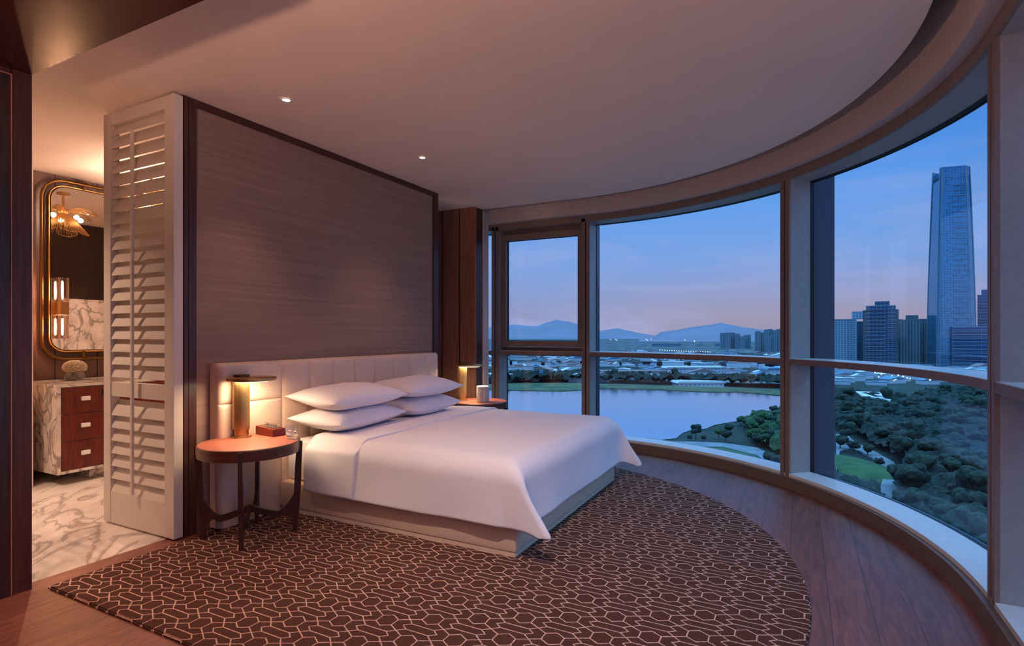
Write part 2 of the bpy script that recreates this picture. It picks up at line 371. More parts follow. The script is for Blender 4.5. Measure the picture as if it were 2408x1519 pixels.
f = MB(); f.prism([(-3.65, CY+3.3)] + edge(3.3, 90, T1) + [(CX+3.3, YB), (-3.65, YB)], -.12, 0); struct(f.build('floor', 'oak_planks'))
f = MB(); f.box(-6.6, .5, -.12, -3.652, 6.6, -.002); struct(f.build('floor_bathroom', 'marble_floor'))
c = MB(); c.prism([(-6.6, CY+2.81), ] + edge(2.81, 90, T1) + [(CX+2.81, YB), (-6.6, YB)], 2.89, 3.16); struct(c.build('ceiling', 'ceiling_paint'))
c = MB(); c.prism([(-6.6, CY+3.6)] + edge(3.6, 90, T1) + [(CX+3.6, YB), (-6.6, YB)], 3.17, 3.35); struct(c.build('ceiling_pocket', 'fascia_paint'))
c = MB(); c.box(-3.565, YB, 2.68, -1.95, 1.43, 2.888); struct(c.build('ceiling_soffit', 'lacquer_soffit'))
s = stations(T0, T1, 24)
t = MB(); t.sweep(s, [(2.955,2.738),(3.3,2.738),(3.3,3.168),(2.955,3.168)]); struct(t.build('trim_1', 'fascia_paint', smooth=True, auto=30))
t = MB(); t.sweep(s, [(3.03,2.66),(3.05,2.66),(3.05,2.737),(3.03,2.737)]); struct(t.build('trim_2', 'frame_paint', smooth=True, auto=30))
t = MB(); t.sweep(s, [(3.0505,2.66),(3.262,2.66),(3.262,2.737),(3.0505,2.737)]); struct(t.build('trim_60', 'reveal_skylit', smooth=True, auto=30))
t = MB(); t.sweep(s, [(3.0,0.001),(3.3,0.001),(3.3,.10),(3.0,.10)]); struct(t.build('trim_3', 'kick_paint', smooth=True, auto=30))
t = MB(); t.sweep(s, [(3.032,.10),(3.262,.10),(3.262,.126),(3.032,.126)]); struct(t.build('trim_4', 'sill_and_lit_cap', smooth=True, auto=30))
t = MB(); t.sweep(s, [(3.262,.10),(3.30,.10),(3.30,.120),(3.262,.120)]); t.sweep(s, [(3.262,2.656),(3.30,2.656),(3.30,2.737),(3.262,2.737)]); struct(t.build('trim_5', 'gasket', smooth=True, auto=30))
t = MB(); t.sweep(s, [(3.3145,2.658),(3.325,2.658),(3.325,2.95),(3.5,2.95),(3.5,3.16),(3.3145,3.16)]); t.sweep(s, [(3.3145,-.3),(3.5,-.3),(3.5,-.1),(3.325,-.1),(3.325,.115),(3.3145,.115)]); struct(t.build('trim_6', 'fin_metal', smooth=True, auto=30))
# mullions: (station, groove)
VS = [91.23, 90, 45.1, .4/1.0, -2.36, -4.72]
def at_st(t):
    return stations(t, t-.0001)[0]
def mull_frame(t):
    cx, cy, nx, ny = at_st(t); return Matrix(((ny, nx, 0, cx), (-nx, ny, 0, cy), (0, 0, 1, 0), (0, 0, 0, 1)))   # local x along wall, y outward
tn = 7
for t0 in VS:
    Mx = mull_frame(t0)
    b = MB()
    b.box(-.049, 3.03, .10, -.007, 3.05, 2.70, M=Mx); b.box(.007, 3.03, .10, .049, 3.05, 2.70, M=Mx)
    struct(b.build('trim_%d' % tn, 'frame_paint')); tn += 1
    b = MB(); b.box(-.049, 3.0505, .10, .049, 3.262, 2.70, M=Mx); struct(b.build('trim_%d' % tn, 'reveal_skylit')); tn += 1
    b = MB(); b.box(-.05, 3.2625, .07, .05, 3.3, 2.70, M=Mx); b.box(-.0068, 3.046, .127, .0068, 3.0502, 2.66, M=Mx); struct(b.build('trim_%d' % tn, 'gasket')); tn += 1
    if t0 != VS[0]:
        b = MB(); b.box(-.042, 3.3145, -.3, .042, 3.43 if t0 == 90 else 3.545, 3.16, M=Mx); struct(b.build('trim_%d' % tn, 'fin_metal')); tn += 1
def gapped(a, b):
    da = .05 if a > 90 or a < 0 else math.degrees(.05/3.15); db = .05 if b >= 90 or b < 0.01 else math.degrees(.05/3.15)
    return a, b
def shift(t, m_):
    """move station t by m_ metres towards lower t"""
    if t > 90:
        return t-m_ if t-m_ >= 90 else 90-math.degrees((m_-(t-90))/3.15)
    if t > 0.0 or (t == 0 and m_ < 0):
        u = t-math.degrees(m_/3.15)
        if u > 90: return 90+(u-90)*3.15*pi/180
        return u if u >= 0 else u*3.15*pi/180
    u = t-m_
    return u if u <= 0 else math.degrees(u/3.15)
wn = 1
bays = list(zip([T0]+VS, VS+[T1]))
for i, (a, b) in enumerate(bays):
    a2, b2 = shift(a, .0505), shift(b, -.0505)
    if a < 91 and a >= 90: a2 = 90-math.degrees(.0505/3.15)
    if abs(b-90) < .01: b2 = 90+.0505
    st_ = stations(a2, b2, 24)
    t = MB(); t.sweep(st_, [(3.032,1.066),(3.262,1.066),(3.262,1.113),(3.032,1.113)]); struct(t.build('trim_%d' % tn, 'frame_paint', smooth=True, auto=30)); tn += 1
    t = MB(); t.sweep(st_, [(3.033,1.1132),(3.299,1.1132),(3.299,1.1165),(3.033,1.1165)]); struct(t.build('trim_%d' % tn, 'sill_and_lit_cap', smooth=True, auto=30)); tn += 1  # pale cap paints sky light onto the top of the frame-coloured transom
    t = MB(); t.sweep(st_, [(3.2622,1.05),(3.30,1.05),(3.30,1.1128),(3.2622,1.1128)]); struct(t.build('trim_%d' % tn, 'gasket', smooth=True, auto=30)); tn += 1
    w = empty('window_%d' % wn); w['kind'] = 'structure'; wn += 1
    g = MB(); g.sweep(st_, [(3.3005,.12),(3.3125,.12),(3.3125,1.1),(3.3005,1.1)]); g.build('pane', 'window_glass', w, smooth=True, auto=30)
    if i == 1:
        # tilt sash above the transom
        x0, x1 = -3.435, -2.307
        fr = MB(); z0, z1 = 1.165, 2.60; y0, y1 = CY+3.10, CY+3.19
        fr.box(x0, y0, z0, x1, y1, z0+.075, .006); fr.box(x0, y0, z1-.075, x1, y1, z1, .006); fr.box(x0, y0, z0+.075, x0+.075, y1, z1-.075, .006); fr.box(x1-.075, y0, z0+.075, x1, y1, z1-.075, .006)
        fr.build('sash', 'frame_paint', w)
        fr = MB(); fr.box(x0, y1-.02, 1.117, x1, y1+.03, z0-.004); fr.box(x0, y1-.02, z1+.004, x1, y1+.03, 2.659); fr.build('sash_stop', 'frame_paint', w)
        fr = MB(); 
        fr.box(x0+.075, y0+.05, z0+.075, x1-.075, y0+.055, z0+.083); fr.box(x0+.075, y0+.05, z1-.083, x1-.075, y0+.055, z1-.075); fr.box(x0+.075, y0+.05, z0+.083, x0+.087, y0+.055, z1-.083)
        fr.build('seal', 'gasket', w)
        g = MB(); g.box(x0+.06, y0+.056, z0+.06, x1-.06, y0+.066, z1-.06); g.build('pane', 'window_glass', w)
    else:
        g = MB(); g.sweep(st_, [(3.3005,1.104),(3.3125,1.104),(3.3125,2.68),(3.3005,2.68)]); g.build('pane', 'window_glass', w, smooth=True, auto=30)

# left dark wall with door, partitions, bathroom walls
w = MB(); w.box(-3.73, YB, 0, -3.57, 1.345, 2.679); w.box(-3.73, 1.35, 0, -3.555, 1.43, 2.679); struct(w.build('wall_left', 'dark_wood'))
d = MB(); d.box(-3.569, .2, .004, -3.552, 1.338, 2.64); struct(d.build('door_1', 'door_wood'))
d = MB(); d.box(-3.569, 1.3405, .004, -3.549, 1.3465, 2.648); d.box(-3.569, .2, 2.642, -3.549, 1.3405, 2.648); struct(d.build('trim_50', 'copper_trim'))
w = MB(); w.box(-3.73, YB, 2.68, -3.57, 1.43, 2.889); struct(w.build('wall_left_top', 'dark_wood'))
w = MB(); w.box(-3.74, 2.249, 0, -3.6, 5.118, 2.885); struct(w.build('wall_bed', 'dark_wood'))
pn = empty('bed_wall_panel', (-3.6, 2.243, 0), label='tall grasscloth wall panel in a dark wooden frame behind the headboard', cat='wall panel')
f = MB(); f.box(.001, .086, .0, .022, 2.782, 2.838); f.build('fabric_panel', 'grasscloth', pn)
f = MB()
f.box(-.142, 0, 0, .034, .03, 2.886); f.box(0, .034, 0, .034, .086, 2.886); f.box(0, .03, 0, .026, .034, 2.886)
f.box(.0, .086, 2.838, .034, 2.782, 2.886); f.box(-.142, 2.782, 0, .034, 2.877, 2.886); f.box(.0,.086,0,.03,2.782,.002)
f.build('frame', 'dark_wood', pn)
# pier in the far corner
p = MB(); p.box(-6.5, 5.86, 0, -3.54, 6.04, 2.889); struct(p.build('wall_far', 'panel_wood'))
p = MB()
for x in (-3.76, -4.02, -4.28): p.box(x-.004, 5.852, 0, x+.004, 5.861, 2.885)
struct(p.build('trim_51', 'groove'))
p = MB(); p.box(-3.545, 5.848, 1.2, -3.520, 5.8599, 2.43); struct(p.build('trim_52', 'copper_trim'))  # coloured strip stands in for light caught on the pier's wooden edge
p = MB(); p.box(-3.539, 5.9, 0, -3.536, 6.03, 2.885); struct(p.build('trim_53', 'dark_wood'))
w = MB(); w.box(-6.62, 5.118, 0, -3.9, 5.25, 2.889); struct(w.build('wall_bathroom_far', 'marble_wall'))
w = MB(); w.box(-6.62, .5, 0, -6.48, 5.118, 2.889); struct(w.build('wall_back', 'bath_panel'))
w = MB()
for y in (2.42, 2.79, 3.16, 3.53, 3.9): w.box(-6.481, y-.003, 0, -6.4765, y+.003, 2.889)
struct(w.build('trim_54', 'groove'))
w = MB(); w.box(-6.479, .6, 0, -5.92, 2.39, 2.889); struct(w.build('wall_bathroom_side', 'ceiling_paint'))
w = MB(); w.box(-5.92, .5, 0, -3.74, .6, 2.889); struct(w.build('wall_bathroom_near', 'door_wood'))
w = MB(); w.box(-3.785, 2.26, 0, -3.743, 5.1, 1.82); struct(w.build('wall_bathroom_wainscot', 'marble_wall'))
w = MB(); w.box(-3.76, 2.26, 1.822, -3.743, 5.1, 2.885); struct(w.build('wall_bathroom_dark', 'door_wood'))
w = MB(); w.box(-3.8, YB-.12, 0, 1.4, YB, 3.16); struct(w.build('wall_rear', 'door_wood'))
# downlights
dl = None
for i, (px, py) in enumerate(((673, 233.5), (993, 369.5))):
    q = gp(px, py, 2.89)
    if dl is None:
        dl = empty('ceiling_downlight', (q.x, q.y, 2.889))
        a = MB(); a.lathe([(.024,-.001),(.034,-.001),(.034,-.004),(.026,-.006),(.024,-.004),(.024,-.001)], seg=28); a.build('trim_ring', 'white_cap', dl, smooth=True)
        a = MB(); a.cyl((0,0), .0225, -.004, -.001, 24); a.build('lens', 'spot_face', dl)
        light('spot', 'SPOT', (0,0,-.02), 30, WARM2, dl, .03, (0,0,0), R(80), .8)
        o = dl
    else:
        o = dup(dl); o.location = (q.x, q.y, 2.889)
    tag(o, ['round recessed ceiling downlight nearer the white louvered shutter', 'round recessed ceiling downlight nearer the windows, above the far end of the bed'][i], 'ceiling light', 'ceiling downlights over the bed')

# ------------------------------------------------------------------ louvered shutter
def shutter():
    e = empty('louvered_shutter', (-3.555, 2.2, 0), label='tall white louvered shutter standing open beside the bed wall', cat='shutter')
    Wd, Ht = .812, 2.872
    f = MB()
    f.box(-.10, -.03, .012, 0, .03, Ht, .003)
    f.box(-Wd, -.03, .012, -Wd+.085, .03, Ht, .003)
    f.box(-Wd+.086, -.027, .012, -.101, .027, .235, .002)
    f.box(-Wd+.086, -.027, 2.79, -.101, .027, Ht, .002)
    f.box(-Wd+.086, -.024, .895, -.101, .024, .995, .002)
    f.build('frame', 'white_lacquer', e)
    def slat(z):
        b = MB(); Mt = Matrix.Translation((0, 0, z)) @ Matrix.Rotation(R(64), 4, 'X')
        b.prism([(-.059+.118*k/8, .0055*sin(pi*k/8)) for k in range(9)] + [(.059-.118*k/8, -.0055*sin(pi*k/8)) for k in range(1, 8)], -Wd+.088, -.103, M=Mt @ Matrix(((0,0,1,0),(1,0,0,0),(0,1,0,0),(0,0,0,1))))
        return b.build('louver', 'white_lacquer', e)
    z = .285
    while z < 2.77:
        if not (.88 < z < 1.01): slat(z)
        z += .0885
    b = MB(); b.box(-.418-.011, -.062, .25, -.418+.011, -.046, 2.70, .003); b.build('tilt_rod', 'white_lacquer', e)
    b = MB(); b.box(-Wd-.012, -.03, .87, -Wd-.001, .02, .955, .002); b.tube([(-Wd-.045,-.005,.915),(-Wd-.012,-.005,.915)], .009); b.box(-Wd-.052,-.02,.895,-Wd-.045,.01,.935); b.build('latch', 'bronze', e)
shutter()

# ------------------------------------------------------------------ vanity
def vanity():
    e = empty('vanity_cabinet', (-5.72, 2.483, 0), label='marble vanity with dark red wooden drawers and white pulls', cat='vanity')
    D, L = .71, 1.75
    b = MB(); b.box(-D, 0, .86, .0, L, .885, .002); b.build('countertop', 'marble_slab', e)
    b = MB(); b.box(-D, 0, .10, -.001, .025, .859); b.box(-D, L-.025, .10, -.001, L, .859); b.box(-D, .025, .10, -.001, L-.025, .125); b.box(-D, .0255, .1255, -.025, L-.0255, .859); b.build('body', 'marble_slab', e)
    b = MB(); b.box(-D+.1, .3, 0, -.12, L-.3, .099); b.build('plinth', 'marble_slab', e)
    for col in range(4):
        for i, (z0, z1) in enumerate(((.13,.373),(.379,.617),(.623,.852))):
            y0 = .03+col*.4235
            if col > 1: continue
            b = MB(); b.box(-.0245, y0, z0, -.002, y0+.42, z1, .0015); dr = b.build('drawer', 'drawer_wood', e)
            b = MB(); b.box(-.001, y0+.145, (z0+z1)/2-.006, .022, y0+.215, (z0+z1)/2+.032, .007); b.build('pull', 'pull_white', dr)
    b = MB(); b.box(-.0245, .03+.847, .13, -.002, L-.03, .852); b.build('door', 'drawer_wood', e)
vanity()
def vase():
    q = Vector((-6.2, 2.83, .885))
    e = empty('flower_vase', q, label='round clear glass vase on the marble vanity', cat='vase')
    b = MB(); b.lathe([(0,.0),(.052,.0),(.072,.010),(.086,.036),(.086,.054),(.074,.084),(.077,.088),(.072,.087),(.082,.054),(.082,.036),(.068,.014),(.05,.008),(0,.008)], seg=36); b.build('bowl', 'tumbler_glass', e, smooth=True)
    e2 = empty('white_flowers', q+Vector((0,0,.082)), label='round bunch of cream white hydrangea held in the glass vase', cat='flowers')
    b = MB()
    rnd = random.Random(3)
    for i in range(150):
        a = i*2.39996; zz = 1-1.5*(i+.5)/150; rr = sqrt(max(0, 1-zz*zz))
        c = Vector((rr*cos(a)*.082, rr*sin(a)*.082, .038+zz*.066))
        for k in range(4):
            an = k*pi/2+a; dv = Vector((cos(an)*.010, sin(an)*.010, .003*rnd.random()))
            b.lathe([(0,-.004),(.009,-.001),(.0085,.002),(0,.004)], c+dv, 6)
    b.build('bloom', 'petals', e2, smooth=True)
    b = MB()
    for k in range(7):
        a = k*.9; b.tube([(.045*cos(a),.045*sin(a),-.075),(.012*cos(a+.8),.012*sin(a+.8),-.02),(.02*cos(a),.02*sin(a),.02)], .003, 6)
    b.build('stem', 'stem_green', e2, smooth=True)
vase()
# ------------------------------------------------------------------ mirror, sconce, chandelier
def rrect(y0, z0, y1, z1, r, n=8):
    P = []
    for cy, cz, a0 in ((y1-r, z1-r, 0), (y0+r, z1-r, 90), (y0+r, z0+r, 180), (y1-r, z0+r, 270)):
        for k in range(n+1):
            a = R(a0+90*k/n); P.append((cy+r*cos(a), cz+r*sin(a)))
    return P
def mirror():
    e = empty('wall_mirror', (-6.46, 3.19, 1.98), label='tall mirror with rounded corners in a double brass frame', cat='mirror')
    P = rrect(-.455, -.81, .455, .79, .13)
    b = MB(); MM = Matrix(((0,0,1,0),(1,0,0,0),(0,1,0,0),(0,0,0,1)))
    b.prism(P, .028, .034, M=MM); b.build('glass', 'mirror_glass', e)
    b = MB(); b.prism([(p[0]*.99, p[1]*.99) for p in P], .0, .027, M=MM); b.build('backing', 'brass_dark', e)
    Q = rrect(-.470, -.825, .470, .805, .14)
    b = MB(); b.tube([(.03, p[0], p[1]) for p in Q], .009, 8, True); b.build('inner_frame', 'brass', e, smooth=True)
    Q = rrect(-.535, -.90, .535, .85, .19)
    b = MB(); b.tube([(.045, p[0], p[1]) for p in Q], .015, 8, True); b.build('outer_frame', 'brass_dark', e, smooth=True)
    for z0, z1 in ((-.90,-.82),(.80,.88)):
        b = MB(); b.cyl((.04, -.18), .012, z0, z1, 12); b.cyl((.04,-.18), .03, z1-.012 if z1 > 0 else z0, z1 if z1 > 0 else z0+.012, 16); b.build('pivot', 'brass_dark', e)
mirror()
def sconce():
    e = empty('wall_sconce', (-6.36, 2.80, 1.575), label='brass wall sconce with textured glass cylinders up and down, in front of the mirror', cat='wall light')
    b = MB(); b.cyl((0,0), .052, -.062, .062, 28); b.tube([(-.05,0,0),(-.064,0,0)], .02, 12); b.build('mount', 'brass_brushed', e, smooth=True, auto=30)
    for s_ in (1, -1):
        z0, z1 = (.064, .30) if s_ > 0 else (-.29, -.064)
        b = MB(); b.lathe([(.047,z0),(.052,z0),(.052,z1),(.047,z1),(.047,z0)], seg=28); b.build('glass_shade', 'shade_glass', e, smooth=True, auto=30)
        b = MB(); b.lathe([(0,z0+.03),(.007,z0+.04),(.009,(z0+z1)/2),(.007,z1-.04),(0,z1-.03)], seg=12); b.build('lamp_tube', 'bulb_tube', e, smooth=True)
sconce()
def chandelier():
    e = empty('chandelier', (-5.6, 3.2, 2.69), label='brass chandelier of ribbed leaf fans with glowing bulbs, hanging in the bathroom', cat='chandelier')
    b = MB(); b.cyl((0,0), .012, -.02, .185, 12); b.cyl((0,0), .06, .185, .198, 24); b.sph((0,0,0), .045); b.build('stem', 'brass', e, smooth=True, auto=35)
    for k in range(10):
        a = 2*pi*k/10; low = k % 2
        tilt = -.85 if low else .02; nr = 17 if low else 11; spread = .62 if low else .34
        b = MB(); tip = []
        for j in range(nr):
            f_ = -1+2*j/(nr-1); Ln = (.24 if low else .31)*(1-.22*f_*f_); pts = []
            for q in range(5):
                t_ = q/4; rr = .04+Ln*t_*(.8 if low else 1)
                aa = f_*spread*((1-.1*t_) if low else (1-.95*t_**3))
                pts.append((rr*cos(a+aa), rr*sin(a+aa), rr*tilt-.05*t_*t_+(.0 if low else .05*sin(pi*t_)*(1-f_*f_))))
            tip.append(pts[-1]); b.tube(pts, .0026, 5)
        b.tube(tip, .0028, 5)
        b.build('leaf_fan', 'brass', e, smooth=True)
    for k in range(5):
        a = 2*pi*k/5+.3
        b = MB(); b.sph((.17*cos(a), .17*sin(a), -.075), .024); b.build('bulb', 'bulb_hot', e, smooth=True)

chandelier()

# ------------------------------------------------------------------ curtain
b = MB()
def cur(u, v):
    y = 6.062+u*.145; return Vector((-3.575+.042*sin(u*26)+.008*sin(u*9+v*2), y, .02+v*2.86))
b.grid(cur, 40, 2); o = b.build('sheer_curtain', 'sheer', smooth=True)
md = o.modifiers.new('t', 'SOLIDIFY'); md.thickness = .004
tag(o, 'narrow stack of white curtain gathered in the corner beside the far window', 'curtain')

# ------------------------------------------------------------------ rug
RC, RR = Vector((-2.426, 3.0)), 2.476
def rug():
    y0 = 1.469; x0 = -3.48
    a0 = math.asin((y0-RC.y)/RR); a1 = math.acos((x0-RC.x)/RR)
    P = [(x0, y0)] + [(RC.x+RR*cos(a0+(a1-a0)*k/70), RC.y+RR*sin(a0+(a1-a0)*k/70)) for k in range(71)]
    b = MB(); b.prism(P, .0005, .015)
    es = [e for e in b.bm.edges if all(v.co.z > .01 for v in e.verts) and len([f for f in e.link_faces if abs(f.normal.z) < .5 or True]) == 2]
    b.bm.normal_update()
    bmesh.ops.bevel(b.bm, geom=es, offset=.006, segments=2, affect='EDGES')
    o = b.build('area_rug', 'rug_pile')
    tag(o, 'large dark brown rug with a pale geometric line pattern under the bed', 'rug')
rug()
RZ = .0155
# ------------------------------------------------------------------ bed
BX0, BX1, BY0, BY1 = -3.455, -1.478, 2.905, 4.885
def bed():
    e = empty('bed', ((BX0+BX1)/2, (BY0+BY1)/2, RZ), label='king size bed base upholstered in cream fabric on the dark patterned rug', cat='bed')
    ox, oy = -(BX0+BX1)/2, -(BY0+BY1)/2
    b = MB(); b.box(BX0+ox, BY0+oy, .028, BX1+ox, BY1+oy, .215, .016); b.build('base', 'upholstery', e, smooth=True, auto=35)
    b = MB(); b.box(BX0+ox+.02, BY0+oy+.006, 0, BX1+ox-.006, BY1+oy-.006, .027); b.build('plinth', 'upholstery', e)
    # headboard: padded channels
    y0, y1, zt = 2.42, 4.975, 1.128-RZ
    seams = [2.42, 2.932, 3.203, 3.449, 3.704, 3.960, 4.223, 4.484, 4.756, 4.975]
    def depth(y, z):
        for a, c in zip(seams, seams[1:]):
            if a <= y <= c:
                w = (c-a); t = min(y-a, c-y); k = 1-math.exp(-t/.012); bul = .5+.5*sin(pi*(y-a)/w)
                if w > .4:
                    t2 = abs(z-.835); k = min(k, 1-math.exp(-t2/.010))
                return -.012+.012*k+.006*bul*k
        return 0
    ys = []
    for a, c in zip(seams, seams[1:]):
        ys += [a+.0005, a+.004, a+.012, a+.03, a+.07] + [a+(c-a)*k/4 for k in (1.3,2,2.7)] + [c-.07, c-.03, c-.012, c-.004]
    ys = sorted(set([y for y in ys if y0 <= y <= y1] + [y1]))
    zs = [.0, .2, .4, .6, .75, .80, .815, .825, .83, .835, .84, .845, .855, .87, .92, 1.0, 1.05, zt-.03, zt-.012, zt-.003, zt]
    b = MB(); bm = b.bm; X = -3.457+ox
    def rnd_(y, z):
        r = .03; dy = max(0, r-(y-y0), r-(y1-y)); dz = max(0, r-(zt-z)); q = min(r, hypot(dy, dz)); return -(r-sqrt(max(0, r*r-q*q)))
    V = [[bm.verts.new((X+depth(y, z)+rnd_(y, z), y+oy, z)) for z in zs] for y in ys]
    for i in range(len(ys)-1):
        for j in range(len(zs)-1): bm.faces.new((V[i][j], V[i+1][j], V[i+1][j+1], V[i][j+1]))
    # sides and back
    Xb = -3.563+ox
    rim = [V[0][j] for j in range(len(zs))] + [V[i][-1] for i in range(1, len(ys))] + [V[-1][j] for j in range(len(zs)-2, -1, -1)]
    back = [bm.verts.new((Xb, v.co.y, v.co.z)) for v in rim]
    for i in range(len(rim)-1): bm.faces.new((rim[i], rim[i+1], back[i+1], back[i]))
    bm.faces.new(back)
    o = b.build('headboard', 'upholstery', None, smooth=True, auto=50); o.location = e.location
    tag(o, 'long cream padded headboard with vertical seams on the bed wall', 'headboard')
    # mattress
    b = MB(); b.box(BX0+.012, BY0+.05, .232, BX1-.05, BY1-.05, .532, .05)
    o = b.build('mattress', 'linen', smooth=True, auto=40); tag(o, 'thick white mattress lying on the cream bed base', 'mattress')
bed()
TOP = .562
def drape(a, b_, off=0.0, wr=1.0):
    """cloth point: a metres from the head edge X, b_ metres across"""
    ex, y0, y1 = BX1+.022, BY0-.016, BY1+.016
    r = .11
    ox = a-(ex-r); oya = (y0+r)-b_; oyb = b_-(y1-r); oy = max(oya, oyb); sg = -1 if oya > oyb else 1
    def rnd(o):
        if o <= 0: return 0, 0
        L = r*pi/2
        if o < L: return r*sin(o/r), r*(1-cos(o/r))
        return r+(o-L)*.03, r+(o-L)
    hx, dx = rnd(ox); hy, dy = rnd(oy)
    x = (a if ox <= 0 else ex-r+hx); y = b_ if oy <= 0 else ((y0+r-hy) if sg < 0 else (y1-r+hy))
    if ox > 0 and oy > 0:
        d = (dx**2.6+dy**2.6)**(1/2.6)
        m_ = min(ox, oy)/.40; m_ = max(0, min(1, m_)); mm = m_*m_*(3-2*m_)
        x += .185*mm*(.35+.65*min(1, d/.36)); y += -sg*.015*mm + (.05*mm if sg > 0 else 0)
        d = min(d, .385)+.02*mm
    else: d = max(dx, dy)
    z = TOP-d + .018*math.exp(-((a+2.4)**2+(b_-3.9)**2)/1.2)*(1 if d < .02 else 0)
    k = noise.noise(Vector((a*1.6, b_*1.9, 3.1)))*.010*wr + noise.noise(Vector((a*4+1, b_*3, .1)))*.003*wr
    z += k*(1 if d < .1 else .3)
    if d > .1:
        f_ = (d-.1)/.3; w = noise.noise(Vector((a*2.3, b_*2.3, 7)))*.028*f_
        if oy > 0 and ox <= 0: y += sg*(w+.008*f_)
        elif ox > 0: x += w+.008*f_
    if off:
        if d > .06:
            if oy > ox: y += sg*off
            else: x += off
        z += off if d < .12 else off*.3
    return Vector((x, y, z))
def duvet():
    e = empty('duvet', (-2.3, 3.9, TOP), label='smooth white duvet draped over the mattress with pointed hanging corners', cat='duvet')
    O = Vector((-2.3, 3.9, TOP))
    hang = .37+.06
    a0, a1 = -2.80, BX1+.022-.11+hang+.01
    b0, b1 = BY0-.016+.11-hang-.0, BY1+.016-.11+hang
    b = MB(); b.grid(lambda u, v: drape(a0+(a1-a0)*u, b0+(b1-b0)*v)-O, 96, 130)
    o = b.build('cover', 'linen', e, smooth=True); md = o.modifiers.new('t', 'SOLIDIFY'); md.thickness = .022; md.offset = -1
    md = o.modifiers.new('s', 'SUBSURF'); md.levels = 0; md.render_levels = 1
    # turned-back cuff
    c0, c1 = -3.16, -2.665
    def cf(u, v):
        bb = b0+.002+(b1-b0-.004)*v; s_ = abs(v-.5)*2; a = c0+(c1-c0)*u
        p = drape(a, bb, .026+ (.010*u if True else 0)); 
        if u > .9: p.z -= .0
        p.x += .03*(max(0, s_-.75)/.25)*-(u)*.9
        return p-O
    b = MB(); b.grid(cf, 40, 110)
    o = b.build('turned_back_cuff', 'linen', e, smooth=True); md = o.modifiers.new('t', 'SOLIDIFY'); md.thickness = .016; md.offset = -1
    md = o.modifiers.new('s', 'SUBSURF'); md.levels = 0; md.render_levels = 1
duvet()
def pillow_obj(seed, L=.79, Wd=.52, H=.205):
    b = MB()
    def P(u, v, s_):
        X = (u*2-1); Y = (v*2-1)
        px = 1-.10*(1-Y*Y)*(1 if True else 0)*.55; py = 1-.13*(1-X*X)*.5
        # cushion: pinched edges between corners
        hx = X*(Wd/2)*(1-.075*(1-Y*Y)**1.0*abs(X)**3+.0); hy = Y*(L/2)*(1-.055*(1-X*X)*abs(Y)**3)
        t = ((1-abs(X)**2.3)*(1-abs(Y)**2.6)); t = max(0, t)**.52
        n_ = noise.noise(Vector((X*1.3+seed, Y*1.3, seed*.7)))*.018*t+noise.noise(Vector((X*4+seed, Y*4, 5)))*.004*t
        return Vector((hx, hy, s_*H/2*t*(1 if s_ > 0 else .75)+n_+.012*(X*X*Y*Y)))
    n = 34
    Vt = [[b.bm.verts.new(P(sin((i/(n-1)-.5)*pi)*.5+.5, sin((j/(n-1)-.5)*pi)*.5+.5, 1)) for j in range(n)] for i in range(n)]
    Vb = [[(Vt[i][j] if i in (0, n-1) or j in (0, n-1) else b.bm.verts.new(P(sin((i/(n-1)-.5)*pi)*.5+.5, sin((j/(n-1)-.5)*pi)*.5+.5, -1))) for j in range(n)] for i in range(n)]
    for i in range(n-1):
        for j in range(n-1):
            b.bm.faces.new((Vt[i][j], Vt[i+1][j], Vt[i+1][j+1], Vt[i][j+1])); b.bm.faces.new((Vb[i][j], Vb[i][j+1], Vb[i+1][j+1], Vb[i+1][j]))
    return b.build('pillow', 'linen', smooth=True)
for i, (x, y, z, rx, ry, sc, lab) in enumerate([
    (-3.17, 3.335, .676, 0, R(2), 1.0, 'white pillow at the bottom of the stack next to the near bedside table'),
    (-3.165, 3.325, .834, 0, R(3), 1.02, 'white pillow on top of the stack next to the near bedside table'),
    (-3.17, 4.19, .676, 0, R(2), 1.0, 'white pillow at the bottom of the stack nearer the windows'),
    (-3.165, 4.185, .834, 0, R(3), 1.02, 'white pillow on top of the stack nearer the windows')]):
    o = pillow_obj(i*3.7+1); o.location = (x, y, z); o.rotation_euler = (rx, ry, R((2,-2,1,-1)[i])); o.scale = (sc, sc, 1)
    tag(o, lab, 'pillow', 'pillows stacked against the headboard')

